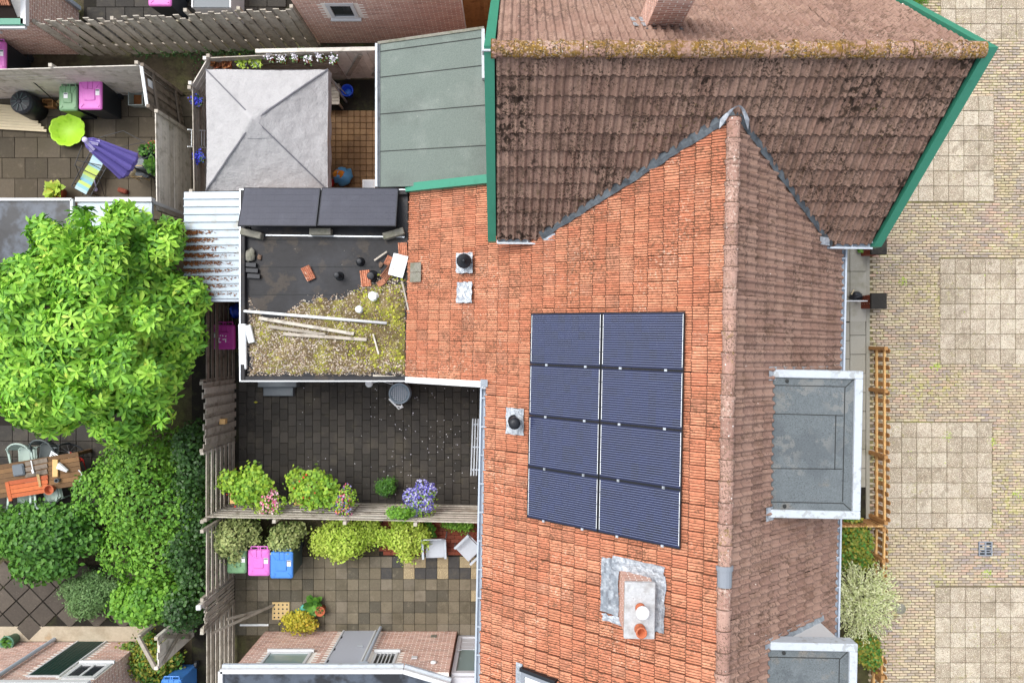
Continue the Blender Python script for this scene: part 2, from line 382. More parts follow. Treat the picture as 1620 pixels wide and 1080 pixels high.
# ridge tiles
def ridge(parent, name, p0, p1, n, m, special=None, r=.115, labels=None):
    p0 = Vector(p0); p1 = Vector(p1); d = (p1 - p0) / n; L = d.length; dn = d.normalized()
    side = dn.cross(Vector((0,0,1))).normalized(); up = side.cross(dn)
    def mk(t):
        b = MB(); 
        for (y0, y1, r0, r1, tq) in ((-.034, -.018, r*1.15, r*1.15, .0), (-.018, .045, r*1.15, r*1.12, t), (.045, L, r*1.0, r*.94, t)):
            v = []; K = 9
            for y, rr in ((y0, r0), (y1, r1)):
                for k in range(K):
                    a = pi * (k / (K-1)) * 1.06 - pi * .03
                    v.append((rr*1.0*math.cos(a), y, rr*.8*math.sin(a)))
            b.add(v, [(k, k+1, K+k+1, K+k) for k in range(K-1)], tq)
            b.add([v[k] for k in range(K)], [tuple(range(K))], t); b.add([v[K+k] for k in range(K)], [tuple(range(K-1,-1,-1))], t)
        return b
    ms = [mk(.3+.7*(k+.5)/5).mesh(name, m) for k in range(5)]
    for i in range(n):
        o = p0 + d * i
        M = Matrix(((side.x, dn.x, up.x, o.x), (side.y, dn.y, up.y, o.y), (side.z, dn.z, up.z, o.z), (0,0,0,1)))
        M = M @ Matrix.Rotation(R.gauss(0,.012), 4, 'Z') @ Matrix.Rotation(R.gauss(0,.015), 4, 'X')
        if special is not None and i == special:
            ob(name, mk(.5).mesh(name, "grey_plastic"), parent, False, M @ Matrix.Diagonal((1.08,1.0,1.1,1)), label="smooth grey plastic ridge vent tile")
        else: ob(name, R.choice(ms), parent, False, M)
ridge(roof, "ridge_tile", (MRX, 3.72, MRZ+.01), (MRX, YS, MRZ+.01), 38, "ridge_tile", special=21)
ridge(sroof, "ridge_tile", (CX0+.05, CRY, zC(CX0,CRY)+.01), (CX1-.05, CRY, zC(CX1,CRY)+.01), 21, "mossy_ridge_tile", r=.13)

# valley flashings, verge boards, gutters
def strip(path, w, m, name, parent, lift=.05, seg_t=None, rag=.02):
    b = MB(); L = []; Rr = []
    for i, p in enumerate(path):
        p = Vector(p); a = Vector(path[max(0,i-1)]); c = Vector(path[min(len(path)-1,i+1)])
        d = (c - a); d.z = 0; d.normalize(); s_ = Vector((-d.y, d.x, 0))
        ww = w * R.uniform(.8, 1.2)
        b.v += [p + s_*ww/2 + Vector((0,0,lift)), p + Vector((0,0,lift+R.uniform(.0,.02))), p - s_*ww/2 + Vector((0,0,lift))]
    for i in range(len(path)-1):
        for k in range(2):
            q = i*3+k; b.f.append([q, q+1, q+4, q+3]); b.t.append(R.random())
    return hob(b, name, m, parent)
def ycross(x, zm): return CRY - (CRZ + .042*x - zm) / CS
vw = [(x, ycross(x, zW(x)), zW(x)) for x in [MRX - .03 - k*(MRX-.55)/30 for k in range(31)]]
ve = [(x, ycross(x, zE(x)), zE(x)) for x in [MRX + .03 + k*(6.15-MRX)/16 for k in range(17)]]
strip(vw, .15, "dark_flashing", "valley_flashing", sroof, .13)
strip(ve, .12, "dark_flashing", "valley_flashing", sroof, .12)
cap = MB(); cap.sheet([[(MRX-.24+.06*k, 3.70 + .16*math.sin(pi*k/8) - .05*j*math.cos(pi*k/8)**2, MRZ + .10*math.sin(pi*k/8) - abs(k-4)*.03 + .20 - .02*j) for k in range(9)] for j in range(4)])
hob(cap, "ridge_end_flashing", "crinkled_foil", sroof)
for x, sgn in ((CX0, -1), (CX1, 1)):
    b = MB()
    for (ya, yb) in ((CGY - .12, CRY), (CRY, NY)):
        p = [Vector((x + sgn*k, y, zC(x, y) + .115)) for y in (ya, yb) for k in (-.07, .09)]
        b.hexa([p[0]-Vector((0,0,.24)), p[1]-Vector((0,0,.24)), p[3]-Vector((0,0,.24)), p[2]-Vector((0,0,.24))], [p[0],p[1],p[3],p[2]])
    hob(b, "verge_board", "green_paint", cross)
b = MB(); b.box(CX0-.12, CRY-.06, zC(CX0,CRY)-.1, CX0+.09, CRY+.02, zC(CX0,CRY)+.075); hob(b, "verge_joint", "white_gutter", cross)
def trough(name, p0, p1, w, parent, m="white_gutter", ends=True):
    p0 = Vector(p0); p1 = Vector(p1); d = (p1-p0).normalized(); s_ = d.cross(Vector((0,0,1))).normalized(); b = MB()
    prof = [(-.5,0),(-.5,-.55),(-.3,-.8),(.3,-.8),(.5,-.55),(.5,0),(.40,0),(.40,-.5),(.25,-.7),(-.25,-.7),(-.40,-.5),(-.40,0)]
    n = len(prof); v = [p + s_*(a*w) + Vector((0,0,c*w)) for p in (p0, p1) for a, c in prof]
    fs = [(k,(k+1)%n,n+(k+1)%n,n+k) for k in range(n)]
    if ends: fs += [tuple(range(n)), tuple(range(2*n-1,n-1,-1))]
    b.add(v, fs); 
    # rim lips are broad enough to read as the pale line of the gutter
    for a in (-.5, .5):
        b.beam(p0 + s_*(a*w), p1 + s_*(a*w), .035, .03)
    # brackets across the trough and water-stained bed
    k = 0; L = (p1-p0).length
    while k < L:
        b.beam(p0 + d*k - s_*w*.5, p0 + d*k + s_*w*.5, .03, .012); k += .6
    return hob(b, name, m, parent)
trough("gutter", (CX0+.1, CGY-.09, zC(CX0,CGY)-.05), (0.62, CGY-.09, zC(.6,CGY)-.05), .12, cross)
trough("gutter", (5.98, CGY-.09, zC(6,CGY)-.05), (CX1-.08, CGY-.09, zC(CX1,CGY)-.05), .12, cross, "pale_gutter")
trough("gutter", (EEX+.115, YS, EEZ-.05), (EEX+.115, 1.98, EEZ-.05), .12, house, "pale_gutter")
trough("gutter", (WEX-.075, YS, WEZ-.07), (WEX-.075, -.93, WEZ-.07), .115, house, "pale_gutter")
f = MB(); f.sheet([[(.58+.06*j, CGY+.02-.06*k, zW(.6)+.12-.02*k+.02*j) for j in range(5)] for k in range(5)]); hob(f, "gutter_end_flashing", "crinkled_foil", cross)
f = MB(); f.sheet([[(5.84+.05*j, CGY+.02-.05*k, zE(5.9)+.14-.03*j) for j in range(6)] for k in range(4)]); hob(f, "gutter_end_flashing", "crinkled_foil", cross)
# white verge of the extension and its corner piece, green capping beside the grey roof
b = MB(); b.hexa([(XEX-.05,-.97,XEZ-.12),(WEX-.08,-.97,WEZ-.12),(WEX-.08,-.84,WEZ-.12),(XEX-.05,-.84,XEZ-.12)], [(XEX-.05,-.97,XEZ+.07),(WEX-.08,-.97,WEZ+.07),(WEX-.08,-.84,WEZ+.07),(XEX-.05,-.84,XEZ+.07)])
hob(b, "verge_board", "white_paint", house, label="white verge board of the rear extension")
b = MB(); b.sheet([[(WEX-.14+.05*j, -.80-.05*k, WEZ+.10-.01*k+.02*j) for j in range(4)] for k in range(4)]); b.box(WEX-.14,-1.0,WEZ-.2,WEX-.02,-.82,WEZ+.05); hob(b, "corner_flashing", "lead", house)
b = MB(); b.hexa([(XEX-.12,3.30,XEZ-.2),(CX0-.1,3.28,WEZ-.2),(CX0-.1,3.46,WEZ-.2),(XEX-.12,3.48,XEZ-.2)], [(XEX-.12,3.30,XEZ+.14),(CX0-.1,3.28,WEZ+.14),(CX0-.1,3.46,WEZ+.14),(XEX-.12,3.48,XEZ+.14)])
hob(b, "verge_board", "green_paint", house, label="green capping board along the top of the extension")
# ================================================================== more materials
mat("black_rubber", [S(34,34,37)], 0.55, (6,.2), [(1.9,.54,.6,S(60,53,46),.8),(5,.55,.7,S(26,26,28),.8),(0.9,.5,.7,S(58,60,66),.5)], [(9,.06,S(210,200,185),1.5,.5)], bump=(8,.25,.02))
mat("puddled_rubber", [S(46,48,52)], 0.3, (5,.2), [(1.4,.42,.52,S(84,92,104),.8),(3,.5,.7,S(30,30,32),.7)], bump=(6,.1,.02))
mat("bitumen_grey_green", [S(108,118,112)], 0.95, (46,.28), [(1.2,.5,.75,S(132,140,134),.6),(.8,.55,.75,S(90,96,92),.6)], [(8,.05,S(225,225,215),1.2,.5)], bump=(160,.5,.006))
mat("bitumen_grey", [S(98,105,108)], 0.95, (46,.34), [(1.4,.5,.75,S(118,124,128),.5),(1.9,.6,.75,S(132,122,108),.6)], bump=(160,.5,.006),
    blots=[(2.2,.50,.8,.46,S(84,90,94),.6),(3.5,.55,.9,.5,S(128,128,124),.5),(40,.56,2.0,.4,S(70,76,80),.6)])
mat("joint_black", [S(46,48,48)], 0.8, (10,.3))
mat("aluminium_trim", [S(214,220,226)], 0.35, (20,.05), metal=.3)
mat("solar_cell", [S(12,18,48),S(15,24,60),S(10,16,42)], 0.3, (3,.1), spec=.5)
mat("solar_cell_black", [S(52,54,66)], 0.25, (3,.1), [(2,.5,.7,S(70,72,84),.5)], spec=.5)
mat("busbar", [S(130,140,170)], 0.5)
mat("faint_busbar", [S(78,80,90)], 0.5)
mat("black_metal", [S(40,42,46)], 0.4, (20,.1), metal=.3)
mat("steel", [S(190,196,202)], 0.35, (20,.1), metal=.6)
mat("cement", [S(178,180,182)], 0.95, (24,.2), [(5,.5,.7,S(138,134,130),.7)], [(20,.2,S(90,70,55),2,.55)], bump=(40,.6,.01))
mat("terracotta", [S(170,92,62),S(186,108,74)], 0.85, (20,.15), [(6,.55,.7,S(206,160,134),.5)])
mat("white_plastic", [S(226,230,232)], 0.4, (14,.06), [(5,.55,.75,S(180,182,178),.5)])
mat("concrete_block", [S(128,126,116)], 0.95, (26,.2), [(4,.5,.7,S(96,98,78),.8)], bump=(40,.6,.01))
mat("old_wood", [S(170,162,150),S(184,176,164),S(156,148,136),S(194,188,176),S(146,138,126)], 0.9, (9,.2), [(5,.52,.7,S(108,98,84),.7),(2,.55,.75,S(116,114,84),.4)], stretch=(1,1,1), bump=(30,.5,.006))
mat("dark_wood", [S(116,106,94),S(128,116,104),S(104,96,86),S(138,126,114)], 0.9, (10,.22), [(4,.5,.7,S(62,54,44),.7)], bump=(30,.5,.006))
mat("pale_wood", [S(206,200,190),S(216,210,200),S(194,188,178),S(210,204,194)], 0.9, (10,.15), [(4,.52,.7,S(132,124,104),.7)], bump=(30,.4,.006))
mat("brown_wood", [S(160,118,72),S(172,130,82),S(148,108,66),S(180,138,92)], 0.8, (12,.2), [(5,.55,.72,S(98,66,38),.6)], bump=(30,.4,.005))
mat("rail_wood", [S(214,176,120),S(204,164,108)], 0.8, (12,.15), bump=(30,.3,.005))
mat("corrugated", [S(168,180,190)], 0.45, (10,.1), [(2.5,.52,.7,S(160,170,178),.7),(5,.56,.7,S(150,146,132),.6)], metal=.15)
mat("leaf_litter", [S(120,72,40),S(96,58,34),S(150,98,56),S(78,50,32)], 0.9, (20,.2))
mat("canvas", [S(168,167,168)], 0.9, (40,.06), [(3,.5,.75,S(150,149,150),.6)], bump=(15,.65,.04))
mat("canvas_seam", [S(104,104,110)], 0.9, (30,.1))
mat("grey_door", [S(176,180,190)], 0.45, (20,.03))
mat("window_glass", [S(128,148,148)], 0.08, spec=.6)
mat("dark_glass", [S(44,50,56)], 0.08, spec=.6)
mat("dark_green_paint", [S(22,52,46)], 0.5, (20,.15))
mat("pale_grey_wood_frame", [S(196,198,204)], 0.5, (20,.05))

# ================================================================== things on the main roof
RZ = Matrix.Rotation(-TH, 4, 'Z')
def plane_M(org, ud, vd):
    ud = Vector(ud).normalized(); vd = Vector(vd).normalized(); nd = ud.cross(vd).normalized(); o = Vector(org)
    return Matrix(((ud.x,vd.x,nd.x,o.x),(ud.y,vd.y,nd.y,o.y),(ud.z,vd.z,nd.z,o.z),(0,0,0,1)))
PU = Vector((0,-1,0)); PV = vdw; PN = PU.cross(PV)
if PN.z < 0: PU = Vector((0,1,0)); PN = PU.cross(PV)
def solar_panel(M, w, h, label, group, n, cellm="solar_cell", busm="busbar", cells=(10,6), vert=True, clampsides=()):
    """panel lies in local xy: w along x, h along y, top at z=0"""
    t = bpy.data.objects.new("solar_panel", None); COL.objects.link(t); t.matrix_basis = M
    tag(t, label, "solar panel", None, group)
    f = MB(); fw = .016
    f.box(0,0,-.04,w,fw,0); f.box(0,h-fw,-.04,w,h,0); f.box(0,fw,-.04,fw,h-fw,0); f.box(w-fw,fw,-.04,w,h-fw,0)
    f.build("frame", "black_metal", t, world=False)
    s = MB(); s.box(fw,fw,-.03,w-fw,h-fw,-.006); sh = s.build("backing_sheet", cellm, t, world=False)
    nx, ny = cells; cw = (w-2*fw-.03)/nx; ch = (h-2*fw-.03)/ny; c = MB(); bb = MB()
    for i in range(nx):
        for j in range(ny):
            x0 = fw+.015+i*cw; y0 = fw+.015+j*ch
            c.box(x0+.002,y0+.002,-.006,x0+cw-.002,y0+ch-.002,-.004,R.random())
    c.build("cell_grid", cellm, sh, world=False, kind="stuff")
    for k in range(n):
        y = fw+.02+(h-2*fw-.04)*(k+.5)/n
        bb.box(fw+.012,y-.003,-.004,w-fw-.012,y+.003,-.0025)
    bb.build("busbar_grid", busm, sh, world=False, kind="stuff")
    if vert:
        for x in (fw+.004, w-fw-.014):
            for k in range(4):
                e = MB(); y0 = fw+.02+(h-.08)*k/4; e.box(x,y0,-.004,x+.010,y0+(h-.12)/4,-.002); e.build("edge_strip", "white_plastic", sh, world=False)
    for (cx, cy) in clampsides:
        k = MB(); k.box(cx-.025,cy-.02,-.03,cx+.025,cy+.02,.012); k.tube([(cx,cy,.012),(cx,cy,.022)],.009,6); k.build("clamp", "steel", t, world=False)
    return t
rows_txt = ["top", "second", "third", "lowest"]
cols_txt = ["lower left column", "upper right column"]
ul = math.hypot(3.0-.444, (3.0-.444)*SW); pwid = ul/2 - .012; ph = 1.0
names = {(0,0):"dark blue roof panel near the round foil-based vent, at the gable house end",(0,1):"dark blue roof panel by the ridge, at the gable house end"}
for r in range(4):
    for c in range(2):
        # origin at the east (upper) end of the panel, running down slope
        xe = 3.0 - c*(3.0-.444)/2; y = .56 - r*1.006
        org = Vector((xe, y, zW(xe))) + Vector((-.61,0,.79))*.15
        M = RZ @ plane_M(org, PV, Vector((0,-1,0)))
        if M.col[2].z < 0:
            M = RZ @ plane_M(org + Vector((0,-1.002,0)), PV, Vector((0,1,0)))
        side = "ridge" if c == 0 else "eaves"
        lab = "blue ridged solar panel on the orange roof, " + side + " side, " + ["row next to the gable house","second row from the gable house","third row from the gable house","row next to the chimney"][r]
        cl = [(pwid*.2, 1.002), (pwid*.75, 1.002)] + ([(pwid*.2,.0),(pwid*.75,.0)] if r == 3 else [])
        solar_panel(M, pwid, .998, lab, "solar panels on the orange roof", 22, clampsides=cl)

# chimney on the orange slope
def brick_field(parent, rects, m="brick_wall", name="brick", bl=.21, bh=.0625, dep=.005, offs=0):
    """rects: list of (origin, udir, ndir, length, z0, z1, holes[(u0,u1,z0,z1)], (left_end,right_end)). every brick stands proud of the mortar"""
    b = MB(); J = .019
    for (o, u, n, L, z0, z1, holes) in rects:
        o = Vector(o); u = Vector(u).normalized(); n = Vector(n).normalized(); k = 0; z = z0
        while z < z1 - .02:
            x = -(bl/2) * (k % 2); zt = min(z + bh - J, z1)
            while x < L:
                a = max(0, x); e = min(L, x + bl - J)
                if e - a > .02 and not any(a < h[1] and e > h[0] and z < h[3] and zt > h[2] for h in holes):
                    d = dep + R.uniform(-.002,.002); p = [o+u*a, o+u*e]; t = R.random()
                    q = [p[0]+Vector((0,0,z)), p[1]+Vector((0,0,z)), p[1]+Vector((0,0,zt)), p[0]+Vector((0,0,zt))]
                    f = [v + n*d for v in q]
                    b.add(q+f, [(4,5,6,7),(0,1,5,4),(1,2,6,5),(2,3,7,6),(3,0,4,7)], t)
                x += bl
            z += bh; k += 1
    return b.build(name + "_field", m, parent, world=(parent.type=='EMPTY' and parent is not house and parent is not cross and parent.name.split('.')[0]!='chimney'), kind="stuff")
def chimney(label, x0, x1, y0, y1, zb, zt, m, capped):
    t = thing("chimney", label, "chimney"); t.matrix_basis = RZ @ Matrix.Translation(((x0+x1)/2,(y0+y1)/2,zb))
    a, c = (x1-x0)/2, (y1-y0)/2; H = zt - zb
    b = MB(); b.box(-a+.012,-c+.012,0,a-.012,c-.012,H-.02); core = b.build("core", "mortar", t, world=False)
    brick_field(t, [((-a+.012,-c+.012,0),(1,0,0),(0,-1,0),2*a-.024,0,H-.02,[]),((-a+.012,c-.012,0),(1,0,0),(0,1,0),2*a-.024,0,H-.02,[]),
                    ((-a+.012,-c+.012,0),(0,1,0),(-1,0,0),2*c-.024,0,H-.02,[]),((a-.012,-c+.012,0),(0,1,0),(1,0,0),2*c-.024,0,H-.02,[])], m)
    return t, a, c, H
zb = zW(1.97) - .1
ch, a, c, H = chimney("pale brick chimney with cement cap on the orange roof beside the panels", 2.02, 2.50, -4.98, -4.06, zb, 6.55, "brick_wall", True)
MATS["brick_wall"]; 
b = MB(); b.bevbox(-a-.02,-c-.02,H-.02,a+.02,c+.02,H+.05,.012); cp = b.build("cap", "cement", ch, world=False)
b = MB(); b.smooth = True; b.lathe([(.075,0),(.085,.02),(.085,.10),(.07,.11),(.07,.16)], (-.0,.06,H+.05), 18); b.build("pot", "terracotta", ch, world=False)
b = MB(); b.smooth = True; b.lathe([(.07,.16),(.075,.2),(.11,.22),(.115,.27),(.09,.30),(.02,.31)], (-.0,.06,H+.05), 20); b.build("pot_cowl", "white_plastic", ch, world=False)
b = MB(); b.smooth = True; b.lathe([(.09,0),(.095,.03),(.085,.05),(.085,.15),(.095,.16),(.095,.19),(.07,.19),(.065,.02)], (.0,-.30,H+.05), 18); b.build("pot", "terracotta", ch, world=False)
def roofsheet(name, parent, x0, x1, y0, y1, m, lift=.05, n=8, rag=.02, zf=zW, cr=.02):
    b = MB(); nx = max(2,int(n)); rows = []
    for j in range(nx+1):
        row = []
        for i in range(nx+1):
            x = x0+(x1-x0)*i/nx; y = y0+(y1-y0)*j/nx
            ed = (i in (0,nx)) or (j in (0,nx))
            row.append((x+(R.uniform(-rag,rag) if ed else 0), y+(R.uniform(-rag,rag) if ed else 0), zf(x)+lift+(R.uniform(0,cr))))
        rows.append(row)
    b.sheet(rows, .5); b.t = [R.random() for _ in b.t]
    return hob(b, name, m, parent, smooth=True)
roofsheet("lead_apron", roof, 1.72, 2.01, -4.90, -3.90, "lead", .11, 7, .015)
roofsheet("flashing", roof, 1.90, 2.70, -4.07, -3.82, "crinkled_foil", .12, 9)
roofsheet("flashing", roof, 2.49, 2.72, -4.98, -4.0, "crinkled_foil", .12, 9)
roofsheet("flashing", roof, 1.75, 2.1, -5.05, -4.92, "crinkled_foil", .11, 6)
# second chimney, on the gable house
zb2 = zC(2.4, 5.5) - .5
ch2, a, c, H = chimney("brown brick chimney on the far slope of the gable house", 2.12, 2.70, 5.25, 5.75, zb2, 8.5, "brick_dark", False)
b = MB(); b.bevbox(-a-.03,-c-.03,H-.02,a+.03,c+.03,H+.05,.012); b.build("cap", "cement", ch2, world=False)
b = MB(); b.sheet([[(1.88+.05*i, 5.28+.06*j, zC(2,5.28+.06*j)+.06+R.uniform(0,.02)) for i in range(6)] for j in range(7)]); hob(b, "flashing", "crinkled_foil", cross)
b = MB(); b.sheet([[(2.1+.07*i, 5.16+.05*j, zC(2.4,5.16+.05*j)+.055+R.uniform(0,.015)) for i in range(11)] for j in range(3)]); hob(b, "flashing", "dark_flashing", cross)
# vents in the roof
def zX(x): return WEZ - (WEZ-XEZ)*(WEX-x)/(WEX-XEX)
def vent(label, x, y, z, foil, kind):
    t = thing("roof_vent", label, "vent"); t.matrix_basis = RZ @ Matrix.Translation((x, y, z))
    sl = SW if x > WEX else (WEZ-XEZ)/(WEX-XEX)
    b = MB(); rows = []; n = 6
    for j in range(n+1):
        rows.append([(foil[0]+(foil[1]-foil[0])*i/n+R.uniform(-.012,.012), foil[2]+(foil[3]-foil[2])*j/n+R.uniform(-.012,.012), .11+sl*(foil[0]+(foil[1]-foil[0])*i/n)+R.uniform(0,.02)) for i in range(n+1)])
    b.sheet(rows); b.t = [R.random() for _ in b.t]; b.build("flashing", "crinkled_foil", t, world=False, smooth=True)
    b = MB(); b.smooth = True
    if kind == "cap":
        b.lathe([(.10,-.05),(.10,.26),(.13,.28),(.155,.31),(.155,.36),(.13,.39),(.03,.41),(.03,.43),(.005,.43)], (0,0,0), 24); b.build("cowl", "black_metal", t, world=False)
    elif kind == "pipe":
        b.lathe([(.13,-.05),(.13,.12),(.10,.14),(.10,.38),(.115,.39),(.115,.43),(.10,.45),(.115,.46),(.115,.49),(.10,.51),(.115,.52),(.115,.56),(.03,.57)], (0,0,0), 20); b.build("flue_pipe", "black_metal", t, world=False)
    else:
        for q in (.6, -.97):
            b.beam((-.13*math.cos(q),-.13*math.sin(q),.1-sl*.1*math.cos(q)),(.13*math.cos(q),.13*math.sin(q),.1+sl*.1*math.cos(q)),.09,.03)
        b.smooth = False; b.build("cross_patch", "white_plastic", t, world=False)
    return t
p = P(735,420,3.6); vent("round black vent cowl on foil in the low orange extension roof", p.x-.02*p.y, 1.66, zX(-1.02), (-.19,.17,-.23,.2), "cap")
vent("square foil patch with white cross on the low orange extension roof", -1.04, 1.02, zX(-1.04), (-.17,.17,-.22,.22), "cross")
vent("black flue pipe on foil beside the blue solar panels", .08, -1.60, zW(.08), (-.17,.18,-.27,.26), "pipe")
b = MB()
for k in range(2): 
    b.add([(XEX+.02,1.28+.22*k,XEZ+.13),(XEX+.28,1.28+.22*k,XEZ+.27),(XEX+.28,1.49+.22*k,XEZ+.27),(XEX+.02,1.49+.22*k,XEZ+.13)],[(0,1,2,3)],R.random())
b.t = [.3,.6]; hob(b, "lead_slate", "concrete_block", xroof)
# roof window at the bottom of the picture
t = thing("roof_window", "grey framed roof window in the orange slope below the chimney", "roof window"); t.matrix_basis = RZ @ plane_M(Vector((.36,-6.52,zW(.36)+.05)), Vector((.62,0,.62*SW)), Vector((0,-1,0))) 
if t.matrix_basis.col[2].z < 0:
    t.matrix_basis = RZ @ plane_M(Vector((.36,-7.72,zW(.36)+.05)), Vector((1,0,SW)), Vector((0,1,0)))
b = MB(); b.box(0,0,-.02,.80,.08,.09); b.box(0,1.12,-.02,.80,1.2,.09); b.box(0,.08,-.02,.08,1.12,.09); b.box(.72,.08,-.02,.80,1.12,.09); b.build("frame", "grey_plastic", t, world=False)
b = MB(); b.box(.081,.081,0,.719,1.119,.06); b.build("pane", "white_plastic", t, world=False)
b = MB(); b.box(-.02,1.2,.0,.82,1.27,.11); b.build("hood", "black_metal", t, world=False)
b = MB(); b.sheet([[(-.16+.05*i, -.2+.19*j, .03+R.uniform(0,.015)) for i in range(4)] for j in range(9)]); b.build("flashing", "lead", t, world=False)

# dormers
def dormer(d, label):
    x0,x1,y0,y1 = d; zt = zE(4.60)+.02
    t = hob(MB().box(x0-.3,y0+.1,4.3,x1-.14,y1-.1,zt-.05), "dormer", "white_paint", house, label=label)
    b = MB(); b.box(x0-.05,y0+.13,zt-.0495,x1-.13,y1-.13,zt); deck = hob(b, "flat_roof", "bitumen_grey", t)
    e = MB(); h1 = zt+.055
    def edge(n, *q): hob(MB().bevbox(q[0],q[1],zt-.22,q[2],q[3],h1,.012), n, "white_gutter", t)
    edge("roof_edge", x0-.02,y0,x1,y0+.14); edge("roof_edge", x0+.0,y1-.14,x1,y1); edge("roof_edge", x1-.14,y0+.1405,x1-.001,y1-.1405)
    s = MB(); z = zt+.0015
    W = x1-x0; Hh = y1-y0
    def seam(p,q): s.beam((p[0],p[1],z),(q[0],q[1],z),.014,.008)
    for k in (.30,.67): 
        if y1-Hh*k > y0: seam((x0,y1-Hh*k),(x1-.32,y1-Hh*k+R.uniform(-.02,.02)))
    seam((x1-.30,y0+.3),(x1-.30,y1-.3)); seam((x0,y1-.28),(x1-.3,y1-.28)); seam((x0,y0+.27),(x1-.3,y0+.27))
    seam((x1-.3,y1-.3),(x1-.15,y1-.15)); seam((x1-.3,y0+.28),(x1-.15,y0+.15)); seam((x1-.45,y1-Hh*.3),(x1-.45,y1-Hh*.67))
    hob(s, "felt_seam", "joint_black", deck)
    for yy in (y0+.07, y1-.07):
        hob(MB().sheet([[(x0-.12+.05*i, yy-.12+.06*j, zE(x0-.12+.05*i)+.07+R.uniform(0,.02)) for i in range(5)] for j in range(5)]), "corner_flashing", "crinkled_foil", t)
    f = MB(); f.sheet([[(x0+.1+(x1-x0-.1)*i/10, y1-.1+.07*j, zE(x0+.1+(x1-x0-.1)*i/10)+.06+.02*(i%2)+(.05 if j==0 else 0)) for i in range(11)] for j in range(3)]); hob(f, "cheek_flashing", "lead", t)
    for sx in (y0, y1): hob(MB().lathe([(.03,0),(.035,.02),(.01,.03)], (x0+.25, sx+(.2 if sx==y0 else -.2), zt), 10), "roof_outlet", "joint_black", deck)
    w = MB(); w.box(x1-.14,y0+.3,zt-1.2,x1-.11,y1-.3,zt-.3); wn = hob(w, "window", "dark_glass", t)
    hob(MB().box(x1-.12,y0+.3,zt-1.25,x1-.08,y1-.3,zt-1.2), "sill", "white_paint", wn)
    return t
dormer((4.62,6.20,-3.01,-.40), "dormer with grey felt flat roof and white edging, next to the picket fence")
dormer((4.66,6.20,-9.3,-5.20), "dormer with grey felt flat roof and white edging, behind the variegated shrub")

# ================================================================== flat-roofed buildings on the garden side
def ptsz(z, *pp): return [P(a, b, z) for a, b in pp]
# --- black rubber roof extension
t = thing("flat_roof_extension", "rear extension with black rubber roof, half covered in gravel and moss", "extension", (-4.2, 1.25, 0))
X0, X1, Y0, Y1, ZT = -6.12, -2.36, -.90, 3.42, 2.62
MB().box(X0+.06,Y0+.06,0,X1-.01,Y1-.06,ZT-.1).build("wall", "plain_brick_wall", t)
dk = MB().box(X0,Y0,ZT-.0999,X1,Y1,ZT).build("flat_roof", "black_rubber", t)
for (a,b_,c_,d) in ((X0,Y0,X0+.12,Y1),(X0+.121,Y0,X1+.02,Y0+.12),(X0+.121,Y1-.12,X1+.02,Y1)):
    MB().bevbox(a,b_,ZT+.0005,c_,d,ZT+.12,.012).build("parapet", "black_rubber", t)
for (p0,p1) in (((X0+.012,Y0,ZT+.125),(X0+.012,Y1,ZT+.125)),((X0,Y0+.012,ZT+.1255),(X1+.02,Y0+.012,ZT+.1255)),((X0,Y1-.012,ZT+.1255),(X1+.02,Y1-.012,ZT+.1255))):
    MB().beam(p0,p1,.026,.016).build("roof_trim", "aluminium_trim", t)
s = MB()
for k in range(3): y = 2.3-.62*k; s.beam((X0+.2,y,ZT+.002),(X1-.1,y+R.uniform(-.02,.02),ZT+.002),.012,.008)
s.build("rubber_seam", "joint_black", dk)
def roof_pipe(px,py,h,r,cap=None,m="black_metal"):
    p = P(px,py,ZT+h); b = MB(); b.smooth=True
    b.lathe([(r*1.9,0),(r*1.6,.02),(r*1.15,.05),(r,.06),(r,h*.8),(r*1.15,h*.82),(r*1.15,h-.005),(r*.9,h),(r*.3,h+.002)], (p.x,p.y,ZT), 18); b.build("vent_pipe", m, t)
roof_pipe(568,413,.16,.055); roof_pipe(532,435,.32,.055); roof_pipe(586,436,.25,.075)
roof_pipe(589,468,.22,.085,m="white_plastic"); roof_pipe(567,489,.16,.065,m="white_plastic")
# panels lying tilted at the garden end of that roof
for k,(pa,lab) in enumerate(((382,"matt black solar panel propped on the rubber roof, beside the corrugated roof"),(508,"matt black solar panel propped on the rubber roof, beside the orange extension"))):
    o = P(pa-6,357,3.12); wv = 1.72
    hv = Vector((0, .92, -.34)).normalized()
    M = plane_M(o + Vector((.0,0,0)), Vector((1,-.01,0)), hv)
    solar_panel(M, wv, .97, lab, "propped solar panels", 36, "solar_cell_black", "faint_busbar", (12,6), vert=False)
tr = thing("panel_stand", "low metal stand carrying the propped black solar panels", "stand", (-4.3,2.5,ZT))
zz = ZT+.03
MB().beam(P(420,372,ZT+.03),P(640,375,ZT+.03),.03,.03).build("rail","steel",tr)
for px in (395,505,628):
    a_ = P(px,366,ZT+.02); b_ = P(px,356,3.05); MB().beam((a_.x,b_.y,ZT+.002),(a_.x,b_.y,3.06),.03,.03).build("leg","black_metal",tr)
    MB().beam((a_.x,b_.y,ZT+.02),(a_.x,3.3,ZT+.02),.03,.03).build("foot_rail","black_metal",tr)
for px,py,rz,lab in ((396,369,-.22,"grey concrete block tilted under the panel edge by the corrugated roof"),(506,366,0,"grey concrete block under the gap between the propped panels"),(622,369,.28,"grey concrete block tilted under the panel edge by the orange extension")):
    p = P(px,py,ZT+.2); MB().bevbox(-.24,-.075,0,.24,.075,.2,.012).build("concrete_block","concrete_block",None,M=Matrix.Translation((p.x,p.y,ZT+.001))@Matrix.Rotation(rz,4,'Z'),label=lab,cat="concrete block",group="blocks weighing down the panel stand")
